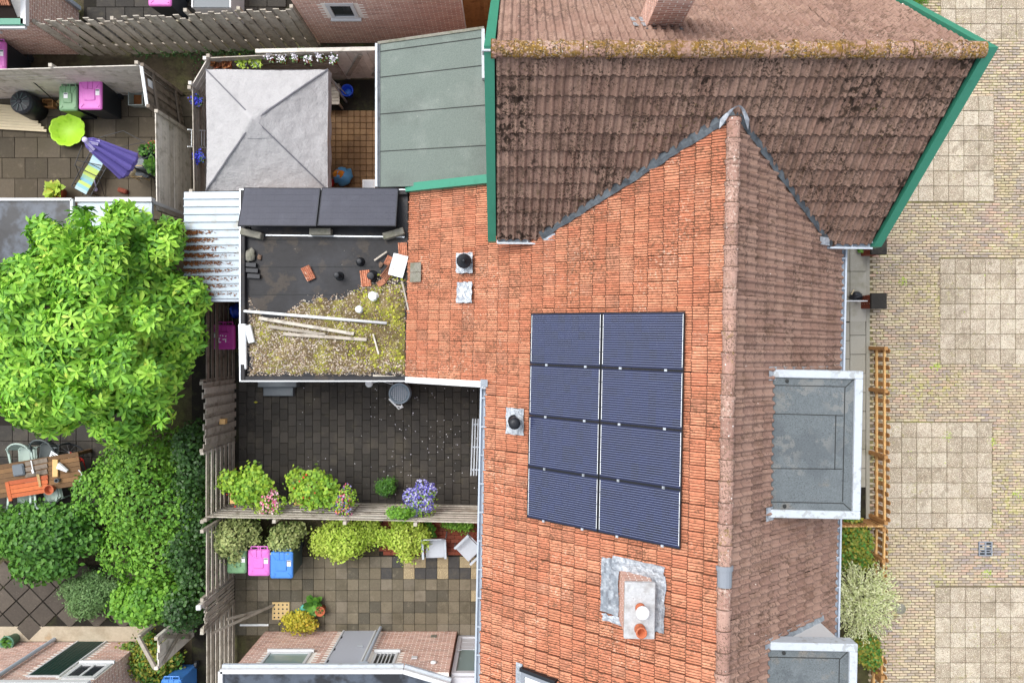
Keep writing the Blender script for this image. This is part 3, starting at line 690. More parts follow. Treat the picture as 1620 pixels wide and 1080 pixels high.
# --- corrugated lean-to
t = thing("corrugated_shed", "lean-to with pale corrugated metal roof, leaf litter in its troughs", "shed", (-6.9,2.2,0))
cx0,cx1,cy0,cy1,czt = -7.60,-6.16,.98,3.46,2.3
MB().box(cx0+.15,cy0+.1,0,cx1-.02,cy1-.1,czt-.1).build("wall","dark_wood",t)
b = MB(); rows=[]; n=14; pitch=(cy1-cy0)/n
prof=[]
for k in range(n):
    y=cy1-k*pitch; prof += [(y,0),(y-.80*pitch,0),(y-.86*pitch,.04),(y-.96*pitch,.04)]
prof.append((cy0,0))
b.sheet([[(x, y, czt+h+.04*(x-cx1)) for (y,h) in prof] for x in (cx0,-7.1,-6.6,cx1)]); 
b.build("roof_sheet","corrugated",t)
b=MB()
for k in range(5,14):
    for _ in range(420):
        y=cy1-k*pitch-.31*pitch+R.gauss(0,.15*pitch); x=cx0+abs(R.gauss(0,.17+.33*math.sin(min(1,(k-4)/6)*1.4)))
        if x>-6.3: continue
        a=R.random()*6.28; l=R.uniform(.012,.035); z=czt+.005+.04*(x-cx1)+R.random()*.015
        b.add([(x-l*math.cos(a),y-l*.5*math.sin(a),z),(x+l*.3*math.sin(a),y-l*.4*math.cos(a),z+.006),(x+l*math.cos(a),y+l*.5*math.sin(a),z),(x-l*.3*math.sin(a),y+l*.4*math.cos(a),z+.004)],[(0,1,2,3)],R.random())
b.build("leaf_litter","leaf_litter",t,kind="stuff")
MB().box(cx0-.02,cy0-.06,czt-.12,cx1,cy0-.005,czt-.01).build("fascia","pale_gutter",t)
# --- grey felt lean-to against the gable house
t = thing("felt_roof_extension", "extension with sloping grey-green felt roof against the gable house", "extension", (-1.8,5,0))
def q(px,py,z): return P(px,py,z)
A=q(598,296,2.7); B=q(770,291,3.4); Cc=q(766,46,3.4); D=q(598,70,2.7)
MB().hexa([(A.x+.12,A.y+.05,0),(B.x,B.y+.05,0),(Cc.x,Cc.y-.08,0),(D.x+.12,D.y-.08,0)],[(A.x+.12,A.y+.05,2.55),(B.x,B.y+.05,3.25),(Cc.x,Cc.y-.08,3.25),(D.x+.12,D.y-.08,2.55)]).build("wall","plain_brick_wall",t)
b=MB(); b.hexa([v-Vector((0,0,.11)) for v in (A,B,Cc,D)],[A,B,Cc,D]); fr=b.build("felt_roof","bitumen_grey_green",t)
up=Vector((0,0,.006))
for fr_ in (.055,.235,.492,.752,):
    p0=D.lerp(A,fr_); p1=Cc.lerp(B,fr_); s=MB(); s.beam(p0+up,p1+up,.014,.012); s.build("felt_seam","joint_black",fr)
MB().beam(A+Vector((-.03,0,-.03)),D+Vector((-.03,0,-.03)),.05,.16).build("roof_edge","white_gutter",t)
MB().beam(A+Vector((.03,0,.012)),D+Vector((.03,0,.012)),.05,.03).build("edge_batten","dark_flashing",t)
MB().beam(D+Vector((0,.02,0)),Cc+Vector((0,.02,0)),.06,.05).build("roof_edge","concrete_block",t)
MB().beam(Cc+Vector((-.02,-.05,.06)),Cc+Vector((-.01,-1.1,.06)),.07,.12).build("downpipe","white_gutter",t)
# --- gazebo
t = thing("gazebo", "pop-up gazebo with crumpled grey canopy beside the felt roof", "gazebo", (-5.75,4.97,0))
gx0,gx1,gy0,gy1 = -7.16,-4.30,3.52,6.36; gz=2.08; gcx=(gx0+gx1)/2; gcy=(gy0+gy1)/2
b=MB(); n=56; rows=[]
for j in range(n+1):
    row=[]
    for i in range(n+1):
        u=-1+2*i/n; v=-1+2*j/n; m_=max(abs(u),abs(v)); k=1-m_
        h=.78*(k**1.08)-.05*math.sin(pi*k)*(1-abs(abs(u)-abs(v)))*.4
        sag=.05*(1-min(1,abs(abs(u)-abs(v))*3)) * math.sin(pi*min(1,k*1.1))
        wr=mnoise.noise(Vector((u*7,v*7,1)))*.02+mnoise.noise(Vector((u*17+3,v*5,5)))*.015+mnoise.noise(Vector((u*5,v*19,8)))*.012
        hem=.02*math.sin(abs(u-v)*3)*(1-k)
        x=gcx+u*(gx1-gx0)/2*(1-.012*(1-abs(v))*(m_**6)); y=gcy+v*(gy1-gy0)/2*(1-.012*(1-abs(u))*(m_**6))
        row.append((x,y,gz+h+sag+wr-hem))
    rows.append(row)
b.sheet(rows); cv=b.build("canopy","canvas",t,smooth=True)
b=MB(); n=14; rows=[]
for j in range(n+1):
    rows.append([(gcx-.05+u*.36,gcy+v*.36,gz+.585+.27*(1-max(abs(u),abs(v)))+mnoise.noise(Vector((u*4,v*4,9)))*.02) for u in [-1+2*i/n for i in range(n+1)] for v in [-1+2*j/n]])
b.sheet(rows); b.build("vent_flap","canvas",cv,smooth=True)
for sx in (-1,1):
    for sy in (-1,1):
        s=MB(); prev=None
        for i in range(0,57):
            k=i/56*.97; x=gcx+sx*(1-k)*(gx1-gx0)/2; y=gcy+sy*(1-k)*(gy1-gy0)/2
            q=Vector((x,y,gz+.78*(k**1.08)-.05*math.sin(pi*k)*.4+.05*math.sin(pi*min(1,k*1.1))+.022+mnoise.noise(Vector((sx*(1-k)*7,sy*(1-k)*7,1)))*.014))
            if prev is not None: s.beam(prev,q,.030,.012)
            prev=q
        s.build("hip_seam","canvas_seam",cv)
for (a,c_) in (((gx0,gy0),(gx1,gy0)),((gx1,gy0),(gx1,gy1)),((gx1,gy1),(gx0,gy1)),((gx0,gy1),(gx0,gy0))):
    m_=MB(); N=14; top=[]; bot=[]
    for i in range(N+1):
        x=a[0]+(c_[0]-a[0])*i/N; y=a[1]+(c_[1]-a[1])*i/N; f_=.012*math.sin(i*1.9)
        top.append((x,y,gz-.002)); bot.append((x+(.01+f_)*(1 if a[1]!=c_[1] else 0),y+(f_)*(1 if a[1]==c_[1] else 0),gz-.24))
    m_.sheet([top,bot]); m_.build("valance","canvas",cv)
for x in (gx0+.06,gx1-.06):
    for y in (gy0+.06,gy1-.06): MB().box(x-.02,y-.02,0,x+.02,y+.02,gz-.02).build("leg","steel",t)
# --- brick store at the bottom of the picture
def brick_house(name,label,cat,base,faces,z1,roofpts,loc):
    pass
t = thing("brick_store", "brick outbuilding with grey door, two white windows and black roof", "outbuilding", (-4,-8.5,0))
BY=-7.62; BX0,BX1=-6.50,-1.45; BH=2.3
MB().box(BX0+.012,-9.6,0,BX1-.012,BY-.012,BH).build("wall","mortar",t)
holes=[(.52,1.62,1.28,2.02),(2.05,2.93,0,2.06),(3.14,3.74,1.30,2.02)]
brick_field(t,[((BX0,BY-.012,0),(1,0,0),(0,1,0),BX1-BX0,0.02,BH,holes),((BX1-.012,-9.5,0),(0,1,0),(1,0,0),1.88,.02,BH,[])],"brick_wall",bl=.215)
def window(t,x0,x1,z0,z1,y,glass="window_glass",bars=0,mull=0,nd=1,fw=.06):
    f=MB(); yo=y+.03*nd
    ya,yb=min(y-.06*nd,yo),max(y-.06*nd,yo)
    f.box(x0,ya,z0,x1,yb,z0+fw); f.box(x0,ya,z1-fw,x1,yb,z1); f.box(x0,ya,z0+fw,x0+fw,yb,z1-fw); f.box(x1-fw,ya,z0+fw,x1,yb,z1-fw)
    w_=f.build("window","white_paint",t)
    MB().box(x0+fw,min(y-.009*nd,y+.006*nd),z0+fw,x1-fw,max(y-.009*nd,y+.006*nd),z1-fw).build("pane",glass,w_)
    for k in range(mull):
        xm=x0+(x1-x0)*(k+1)/(mull+1); MB().box(xm-.03,ya+.002,z0+fw,xm+.03,yb-.002,z1-fw).build("mullion","white_paint",w_)
    for k in range(bars):
        xm=x0+fw+(x1-x0-2*fw)*(k+1)/(bars+1); MB().beam((xm,y+.018*nd,z0+fw),(xm,y+.018*nd,z1-fw),.025,.02).build("bar","white_paint",w_)
    MB().box(x0-.04,min(y+.005*nd,y+.08*nd),z0-.05,x1+.04,max(y+.005*nd,y+.08*nd),z0-.002).build("sill","white_paint",w_)
window(t,BX0+.54,BX0+1.60,1.30,2.0,BY)
window(t,BX0+3.16,BX0+3.72,1.32,2.0,BY,"dark_glass",bars=4)
d=MB().box(BX0+2.09,BY-.05,.02,BX0+2.89,BY+.012,2.02).build("door","grey_door",t)
for (xa,xb,za,zb_) in ((2.05,2.09,0,2.06),(2.89,2.93,0,2.06),(2.09,2.89,2.02,2.06)): MB().box(BX0+xa,BY-.05,za,BX0+xb,BY+.03,zb_).build("door_frame","white_paint",d)
MB().tube([(BX0+2.78,BY+.012,1.05),(BX0+2.78,BY+.06,1.05),(BX0+2.66,BY+.06,1.05)],.012,6).build("handle","steel",d)
for z in (.4,1.1,1.75): MB().box(BX0+2.10,BY+.012,z,BX0+2.13,BY+.022,z+.1).build("hinge","black_metal",d)
MB().box(BX0+2.3,BY+.013,2.08,BX0+2.5,BY+.09,2.16).build("door_closer","black_metal",t)
MB().tube([(BX0+3.04,BY+.09,0.02),(BX0+3.04,BY+.09,2.2)],.045,12).build("downpipe","pale_gutter",t)
MB().bevbox(BX0+2.92,BY+.03,2.14,BX0+3.16,BY+.17,2.34,.01).build("hopper_head","pale_gutter",t)
MB().box(-2.42,BY+.0,1.55,-2.28,BY+.03,1.65).build("wall_plate","white_paint",t)
MB().box(-2.1,BY+.0,.28,-1.95,BY+.015,.42).build("air_vent","concrete_block",t)
b=MB(); b.smooth=True; b.lathe([(.07,0),(.075,.03),(.05,.05),(.01,.055)],(0,0,0),16,M=Matrix.Translation((-1.86,BY,1.86))@Matrix.Rotation(-pi/2,4,'X')); b.build("lamp","white_plastic",t)
RZT=2.42
rp=[P(350,1060,RZT),P(638,1060,RZT),P(712,1082,RZT),(-1.2,-9.7),P(350,1200,RZT)]
rp=[(v[0],v[1]) for v in rp]; rp[3]=(-1.35,-9.6); rp[4]=(rp[0][0],-9.6)
MB().poly(rp,RZT-.1,RZT-.001).build("flat_roof","puddled_rubber",t)
for k in range(3):
    p0=Vector((*rp[k],RZT)); 
for (i,j) in ((4,0),(0,1),(1,2)):
    p0=Vector((rp[i][0],rp[i][1],RZT-.02)); p1=Vector((rp[j][0],rp[j][1],RZT-.02))
    MB().beam(p0,p1,.10,.16).build("fascia","white_paint",t)
    d_=(p1-p0).normalized(); s_=Vector((-d_.y,d_.x,0))
    if i!=4: MB().beam(p0+s_*.08+Vector((0,0,-.06)),p1+s_*.08+Vector((0,0,-.06)),.07,.07).build("gutter","white_gutter",t)
# glazed porch right of it
t = thing("glazed_porch", "pale framed glazed door between the brick outbuilding and the orange roof", "porch", (-1,-7.8,0))
px0,px1=-1.42,-.45
for (x0_,x1_,za,zb_) in ((px0,px1,1.98,2.1),(px0,px0+.1,0.1,1.98),(px1-.1,px1,.1,1.98),(px0,px1,0,.1)): MB().box(x0_,-7.86,za,x1_,-7.74,zb_).build("frame","pale_grey_wood_frame",t)
MB().box(px0+.1,-7.82,.75,px1-.1,-7.79,1.98).build("pane","window_glass",t)
for k in range(5): MB().box(px0+.1,-7.83,.1+.13*k,px1-.1,-7.775+.004*(k%2),.1+.13*k+.125).build("panel_board","pale_grey_wood_frame",t)
MB().tube([(px0+.06,-7.74,1.0),(px0+.06,-7.69,1.0),(px0+.16,-7.69,1.0)],.011,6).build("handle","steel",t)
MB().box(px0,-9.6,2.1,px1+.2,-7.8,2.2).build("roof","pale_grey_wood_frame",t)
MB().box(px0+.02,-9.6,0.0,px1+.15,-7.87,2.099).build("wall","plain_brick_wall",t)
# --- brick house lower left
t = thing("corner_brick_house", "pale brick house with dark green shutter door and white window", "house", (-12,-9,0))
WY=-7.90; WX1=-9.75; WH=2.6
MB().box(-16,-12,0,WX1-.012,WY-.012,WH).build("wall","mortar",t)
L=16+WX1
brick_field(t,[((-16,WY-.012,0),(1,0,0),(0,1,0),L,.02,2.4,[(4.55,5.32,.0,1.95),(5.42,6.2,1.3,2.05)]),((WX1-.012,-11.0,0),(0,1,0),(1,0,0),3.09,.02,2.4,[])],"brick_wall",bl=.215)
d=MB().box(-11.42,WY-.05,.02,-10.71,WY+.01,1.92).build("door","dark_green_paint",t)
for k in range(7): MB().box(-11.41+.1*k,WY+.01,.05,-11.32+.1*k,WY+.02,1.90).build("plank","dark_green_paint",d)
for xx in (-11.46,-10.71): MB().box(xx,WY-.05,0,xx+.04,WY+.03,1.96).build("door_frame","white_paint",d)
MB().box(-11.42,WY-.05,1.92,-10.71,WY+.03,1.96).build("door_frame","white_paint",d)
window(t,-10.58,-9.80,1.30,2.05,WY,"dark_glass",mull=1,fw=.09)
MB().tube([(-12.05,WY+.07,0.02),(-12.05,WY+.07,2.5)],.05,12).build("downpipe","pale_gutter",t)
MB().box(-16,WY+.02,2.42,WX1+.1,WY+.16,2.56).build("gutter","white_paint",t)
MB().box(-16,-12,2.6,WX1+.05,WY,2.7).build("roof","black_rubber",t)
# --- brick shed top left
t = thing("orange_roofed_shed", "brick shed with orange tiles and green gutter beside the arched fence", "shed", (-12,8.6,0))
MB().box(-16,7.56,0,-11.42,8.7,2.15).build("wall","mortar",t)
brick_field(t,[((-16,7.56,0),(1,0,0),(0,-1,0),4.58,.02,2.15,[]),((-11.42,7.56,0),(0,1,0),(1,0,0),1.14,.02,2.15,[])],"brick_wall",bl=.215)
rf=MB().hexa([(-16,7.5,2.16),(-11.5,7.5,2.16),(-11.5,9,3.3),(-16,9,3.3)],[(-16,7.5,2.2),(-11.5,7.5,2.2),(-11.5,9,3.35),(-16,9,3.35)]).build("roof","roof_underlay",t)
tm=[tile_mesh(CLAYP,.34,.02,.03,(k+.5)/4,"clay_tile","clay_tile").mesh("clay_tile","clay_tile") for k in range(4)]
vd=Vector((0,-1.5,-1.15)).normalized(); 
for i in range(7):
    for j in range(4):
        o=Vector((-11.5,8.7,3.13))+Vector((-1,0,0))*(.223*i)+vd*(.3*j)
        ud=Vector((-1,0,0)); nd=ud.cross(vd)
        if nd.z<0: nd=-nd
        ob("clay_tile",R.choice(tm),rf,False,Matrix(((ud.x,vd.x,nd.x,o.x),(ud.y,vd.y,nd.y,o.y),(ud.z,vd.z,nd.z,o.z),(0,0,0,1))))
MB().box(-16,7.36,2.08,-11.36,7.5,2.2).build("gutter","green_paint",t)
MB().box(-16,7.30,2.06,-11.36,7.355,2.14).build("fascia","white_paint",t)
MB().box(-11.42,7.37,2.08,-11.30,8.7,2.2).build("verge_board","white_paint",t)
MB().beam((-11.38,8.75,0.05),(-11.38,8.75,2.3),.1,.1).build("downpipe","pale_gutter",t)
MB().box(-13.3,7.51,1.35,-12.45,7.57,2.0).build("window","white_paint",t)
# --- brick store at the top
t = thing("far_brick_store", "brick outbuilding with one small white window behind the alley fence", "outbuilding", (-3.2,9,0))
MB().box(-5.08,7.86,0,-1.18,11,3.0).build("wall","mortar",t)
brick_field(t,[((-5.09,7.86,0),(1,0,0),(0,-1,0),3.92,.02,3.0,[(.72,1.40,1.45,2.2)]),((-5.078,7.87,0),(0,1,0),(-1,0,0),3.1,.02,3.0,[])],"brick_dark",bl=.215)
window(t,-4.36,-3.70,1.46,2.18,7.86,"dark_glass",nd=-1,fw=.09)
MB().box(-5.15,7.8,3.001,-1.1,11,3.1).build("roof","black_rubber",t)
# ================================================================== paving
mat("street_joint", [S(112,102,82)], 0.95, (20,.3), [(2.0,.5,.65,S(136,138,74),.7),(7,.5,.7,S(80,72,60),.7)], bump=(40,.5,.01))
mat("clinker", [S(176,160,134),S(192,176,148),S(170,154,134),S(154,144,136),S(184,164,144),S(196,184,156),S(164,154,142),S(188,160,140),S(148,140,140)], 0.9, (30,.2),
    [(1.1,.55,.72,S(178,172,116),.45),(.5,.5,.7,S(200,184,154),.5),(2.5,.63,.78,S(150,152,88),.5)], [(38,.2,S(120,104,90),3,.5)], bump=(70,.5,.004),
    blots=[(7,.53,.6,.50,S(176,174,96),.6),(14,.55,.9,.5,S(120,106,92),.6),(5,.56,.5,.53,S(128,116,102),.45)])
mat("gravel_slab", [S(146,136,118),S(160,150,132),S(172,162,146),S(186,178,160),S(154,144,126)], 0.95, (60,.3), [(1.0,.5,.72,S(206,194,174),.5),(1.3,.5,.7,S(150,138,116),.6)],
    [(40,.42,S(222,210,190),9,.38),(34,.38,S(128,112,96),9,.42),(46,.36,S(150,124,104),6,.46),(44,.36,S(84,74,66),6,.44)], bump=(90,.9,.008),
    blots=[(4,.54,.7,.5,S(120,108,92),.5),(9,.57,1.1,.52,S(150,146,92),.4)])
mat("path_slab", [S(148,146,136),S(160,158,148),S(138,136,124),S(166,164,156)], 0.9, (40,.12), [(1.6,.52,.72,S(116,114,88),.6),(5,.6,.75,S(178,176,168),.4)], bump=(60,.3,.004))
mat("dark_joint", [S(34,31,26)], 0.95, (20,.3), [(3,.5,.7,S(66,68,40),.6)])
mat("dark_paver", [S(50,47,43),S(60,57,52),S(44,42,39),S(68,64,59),S(54,52,49)], 0.8, (30,.2), [(1.1,.46,.66,S(50,48,46),.7),(.9,.56,.74,S(92,86,74),.6),(4,.56,.7,S(82,77,64),.4)],
    [(16,.07,S(206,200,188),1.0,.54),(40,.2,S(120,112,96),1.4,.56)], bump=(50,.4,.005))
mat("grey_tile", [S(104,96,80),S(114,106,90),S(94,88,74),S(122,114,100),S(82,78,68),S(108,100,84)], 0.9, (26,.18), [(1.5,.5,.7,S(78,72,58),.7),(5,.58,.72,S(134,126,110),.4)], [(40,.16,S(176,168,150),2,.52)], bump=(60,.35,.004))
mat("black_tile", [S(62,62,62),S(72,70,68)], 0.85, (26,.2), [(4,.5,.7,S(96,90,76),.4)], bump=(60,.35,.004))
mat("pebble_tile", [S(146,132,104),S(158,144,116)], 0.95, (50,.25), specks=[(34,.4,S(186,170,136),8,.4),(40,.3,S(96,80,60),8,.44)], bump=(60,1.,.008))
mat("red_paver", [S(120,62,46),S(134,72,54),S(108,56,44),S(142,82,64)], 0.9, (40,.18), [(3,.55,.72,S(84,60,48),.6)], bump=(70,.4,.004))
mat("brown_tile", [S(128,98,64),S(120,90,58),S(136,106,72),S(114,86,56)], 0.6, (20,.1), [(1.2,.5,.7,S(176,138,92),.5)])
mat("garden_slab", [S(80,73,60),S(90,82,69),S(72,66,55),S(96,88,75)], 0.9, (18,.15), [(1.4,.5,.7,S(80,74,58),.6),(4,.58,.74,S(122,112,96),.4)], [(26,.08,S(190,180,164),2,.55)], bump=(50,.35,.005))
mat("diamond_slab", [S(80,73,66),S(88,81,73),S(72,66,60)], 0.9, (20,.22), [(1.6,.5,.7,S(100,92,82),.5)], [(20,.09,S(190,182,168),1,.45)], bump=(50,.4,.005))
mat("pale_concrete", [S(176,164,144)], 0.95, (16,.15), [(1.4,.5,.7,S(140,126,104),.7),(3,.6,.7,S(150,120,80),.5)], bump=(40,.4,.006))

def base(name, x0,y0,x1,y1,z,m):
    return MB().box(x0,y0,-.06,x1,y1,z).build(name,m,kind="structure")
def slabs(parent, name, x0, y1, nx, ny, w, h, m, gap=.008, z=0.0, stagger=0.0, tilt=.004, skip=None, zt=.03, altm=None, rz=0.0, vert=False, limit=300, bev=.006):
    vs=[MB().bevbox(-w/2+gap/2,-h/2+gap/2,-.02,w/2-gap/2,h/2-gap/2,zt,bev,(k+.5)/8).mesh(name,m) for k in range(8)]
    av={}
    n=0; st=MB()
    for i in range(nx):
        for j in range(ny):
            sx = stagger*w*(j%2) if not vert else 0; sy = stagger*h*(i%2) if vert else 0
            x=x0+(i+.5)*w+sx; y=y1-(j+.5)*h-sy
            if skip and skip(x,y): continue
            me=R.choice(vs)
            if altm:
                am=altm(i,j)
                if am:
                    if am not in av: av[am]=MB().bevbox(-w/2+gap/2,-h/2+gap/2,-.02,w/2-gap/2,h/2-gap/2,zt,bev,.5).mesh(name,am)
                    me=av[am]
            M=Matrix.Translation((x,y,z+R.uniform(-tilt,tilt)))@Matrix.Rotation(R.gauss(0,.004),4,'Z')@Matrix.Rotation(R.gauss(0,tilt),4,'X')@Matrix.Rotation(R.gauss(0,tilt),4,'Y')
            n+=1
            if n<=limit: ob(name,me,parent,True,M)
            else: st.add([tuple(v.co) for v in me.vertices],[tuple(p.vertices) for p in me.polygons],R.random(),M)
    if st.v: st.build(name+"_field",m,parent,kind="stuff")
# --- parking street of clinker bricks with patches of exposed-aggregate slabs
street=base("street",9.42,-13,24,13,-.004,"street_joint")
PW=.3975
patches=[(11.30,9.55,8,4),(12.70-7*PW,6.47,7,7),(11.28,2.18,8,7),(9.87,-2.13,7,7),(11.15,-6.47,8,8)]
for (x,y,nx,ny) in patches: slabs(street,"gravel_slab",x,y,nx,ny,PW,PW,"gravel_slab",gap=.014,z=-.004,tilt=.003,zt=.02)
b=MB(); BL,BW=.205,.072
def inpatch(x,y): return any(px-.08<x<px+nx*PW+.08 and py-ny*PW-.03<y<py+.03 for px,py,nx,ny in patches)
yy=10.2; k=0
while yy>-10.2:
    xx=9.5-(BL/2)*(k%2)+R.uniform(-.02,.02)
    wav=R.uniform(-.003,.003)
    while xx<14.6:
        xa,xb=xx,xx+BL
        for (px,py,nx,ny) in patches:                       # bricks are cut to fit against the slabs
            if py-ny*PW-.02<yy-BW/2<py+.02:
                if xa<px<xb: xb=px
                elif xa<px+nx*PW<xb: xa=px+nx*PW
                elif px<=xa and xb<=px+nx*PW: xb=xa
        if xb-xa>.03:
            z=R.uniform(.006,.02)+.006*mnoise.noise(Vector((xx,yy,0))); g_=.006; r_=R.uniform(-.004,.004); w_=wav+.012*mnoise.noise(Vector((xx*.8,yy*.8,2)))
            x0,x1,y0,y1=xa+g_,xb-g_,yy-BW+g_+w_,yy-g_+w_
            v=[(x0,y0-r_,-.02),(x1,y0+r_,-.02),(x1,y1+r_,-.02),(x0,y1-r_,-.02)]
            tpp=[(x0+.006,y0+.006-r_,z),(x1-.006,y0+.006+r_,z),(x1-.006,y1-.006+r_,z),(x0+.006,y1-.006-r_,z)]
            b.add(v+tpp,[(4,5,6,7),(0,1,5,4),(1,2,6,5),(2,3,7,6),(3,0,4,7)],min(1,max(0,R.random()*.75+.25*(.5+mnoise.noise(Vector((xx*.6,yy*.6,7)))))))
        xx+=BL
    yy-=BW; k+=1
b.build("clinker_bricks","clinker",street,kind="stuff")
gr=thing("drain_grate","dark iron drain grate with ten slots set in the brick street","drain grate",(P(1558,867).x,P(1558,867).y,.02))
gx,gy=P(1558,867).x,P(1558,867).y
MB().box(gx-.18,gy-.19,-.01,gx+.18,gy+.19,.012).build("pit","joint_black",gr)
for (a_,b_,c_,d_) in ((-.18,-.19,-.15,.19),(.15,-.19,.18,.19),(-.15,-.19,.15,-.16),(-.15,.16,.15,.19),(-.02,-.16,.02,.16)): MB().box(gx+a_,gy+b_,.013,gx+c_,gy+d_,.035).build("frame","grey_plastic",gr)
for k in range(1,5):
    y=gy-.16+.064*k; MB().box(gx-.15,y-.012,.0135,gx+.15,y+.012,.034).build("bar","grey_plastic",gr)
mh=MB(); mh.smooth=False; mh.lathe([(.14,-.01),(.14,.03),(.12,.032),(.0,.034)],(P(1424,962).x,P(1424,962).y,0),20); mh.build("manhole_cover","concrete_block",label="small round grey cover in the bricks beside the variegated shrub",cat="cover")
# --- front path
path=base("front_path",6.1,-4.9,9.44,2.7,-.008,"dark_joint")
for (x,y,ny,w_,h_) in ((8.44,2.5,3,.46,.66),(8.90,2.5,3,.44,.66),(8.44,.50,8,.46,.48),(8.90,.66,9,.42,.50),(7.98,2.5,14,.46,.5),(7.52,2.6,14,.46,.5),(7.06,2.5,14,.46,.5),(6.60,2.6,14,.46,.5),(6.18,2.5,14,.42,.5)):
    slabs(path,"path_slab",x,y,1,ny,w_,h_,"path_slab",gap=.012,z=-.006)
kerb=MB(); kerb.box(9.325,-4.9,-.05,9.418,2.7,.03).build("kerb","path_slab",kind="structure")
# --- middle yard
yard=base("dark_yard",-7.32,-4.30,-.2,-.3,-.006,"dark_joint")
slabs(yard,"paver",-7.2,-.72,31,12,.217,.30,"dark_paver",gap=.008,z=-.006,stagger=.5,vert=True,tilt=.005)
# --- lower yard
low=base("tile_yard",-7.32,-7.62,-.2,-4.31,-.006,"dark_joint")
dark={(14,0),(17,0),(19,0),(16,1),(17,1),(19,1),(20,1),(13,1)}; peb={(15,0),(16,0),(18,0),(20,0),(21,0),(21,1),(18,1),(21,3),(15,1)}
slabs(low,"yard_tile",-7.3,-5.66,23,7,.296,.296,"grey_tile",gap=.008,z=-.006,tilt=.004,altm=lambda i,j:"black_tile" if (i,j) in dark else ("pebble_tile" if (i,j) in peb else None))
slabs(low,"red_paver",-3.5,-4.34,14,12,.21,.107,"red_paver",gap=.006,z=-.006,stagger=.5)
base("planting_bed",-7.2,-5.64,-3.5,-4.32,.01,"soil")
# --- passage beside it, alleys, left garden, patio
base("passage",-8.45,-9.6,-7.33,3.6,-.012,"dark_joint")
lg=base("left_garden_paving",-15,3.25,-8.62,6.5,-.008,"dark_joint")
slabs(lg,"garden_slab",-14.9,6.45,11,6,.60,.54,"garden_slab",gap=.010,z=-.008,stagger=.45,tilt=.005)
gz_=base("gazebo_yard",-7.6,3.45,-2.9,6.9,-.008,"dark_joint")
slabs(gz_,"brown_tile",-5.6,6.08,17,15,.16,.16,"brown_tile",gap=.009,z=-.006,tilt=.002,limit=290)
al=base("alley",-16,6.56,-1.0,7.55,-.014,"soil")
ty=base("far_yard",-11.3,7.9,-5.2,11,-.010,"dark_joint")
slabs(ty,"garden_slab",-11.2,10.4,10,6,.5,.4,"dark_paver",gap=.012,z=-.008,stagger=.5)
pat=base("patio",-16,-7.9,-8.6,-5.9,-.008,"dark_joint")
vs=[MB().bevbox(-.235,-.235,-.02,.235,.235,.03,.008,(k+.5)/6).mesh("diamond_slab","diamond_slab") for k in range(6)]
for i in range(-8,9):
    for j in range(-8,9):
        u,v=i*.50,j*.50; x=-12.0+.72*u-.69*v; y=-6.85+.69*u+.72*v
        if -14.2<x<-9.6 and -7.55<y<-5.9: ob("diamond_slab",R.choice(vs),pat,True,Matrix.Translation((x,y,-.008+R.uniform(-.004,.004)))@Matrix.Rotation(.764+R.gauss(0,.01),4,'Z'))
MB().box(-15,-7.89,-.04,-9.6,-7.5,.024).build("border_strip","pale_concrete",kind="structure")
tab=base("table_patio",-16,-4.6,-9.6,-1.6,-.008,"dark_joint")
slabs(tab,"paver",-14.0,-2.2,9,6,.42,.42,"dark_paver",gap=.012,z=-.008)

# ================================================================== fences
def hboards(name,label,p0,p1,h,n,bh,m,post_every=1.85,z0=.06,side=1,th=.022,pm=None,group=None,cat="fence",ph=None,alt=0.0):
    p0=Vector((*p0,0)); p1=Vector((*p1,0)); d=p1-p0; L=d.length; d.normalize(); s_=Vector((-d.y,d.x,0))*side
    t=thing(name,label,cat,(p0+p1)/2,group=group)
    k=max(1,round(L/post_every)); seg=L/k; ang=math.atan2(d.y,d.x); M0=Matrix.Rotation(ang,4,'Z')
    pitch=(h-z0)/n
    me=[MB().box(0,-th/2,0,seg-.012,th/2,bh,(q+.5)/6).mesh("board",m) for q in range(6)]
    for a in range(k):
        for b_ in range(n):
            o=p0+d*(a*seg+.006)+s_*(.045+alt*(b_%2)+R.uniform(-.003,.003)); o.z=z0+b_*pitch+R.uniform(-.006,.006)
            ob("board",R.choice(me),t,True,Matrix.Translation(o)@M0@Matrix.Rotation(R.gauss(0,.004),4,'Y')@Matrix.Rotation(R.gauss(0,.03),4,'X'))
    for a in range(k+1):
        o=p0+d*min(L-.04,max(.04,a*seg)); hh=ph or h+.05
        MB().box(o.x-.04,o.y-.04,0,o.x+.04,o.y+.04,hh,R.random()).build("post",pm or m,t)
    return t
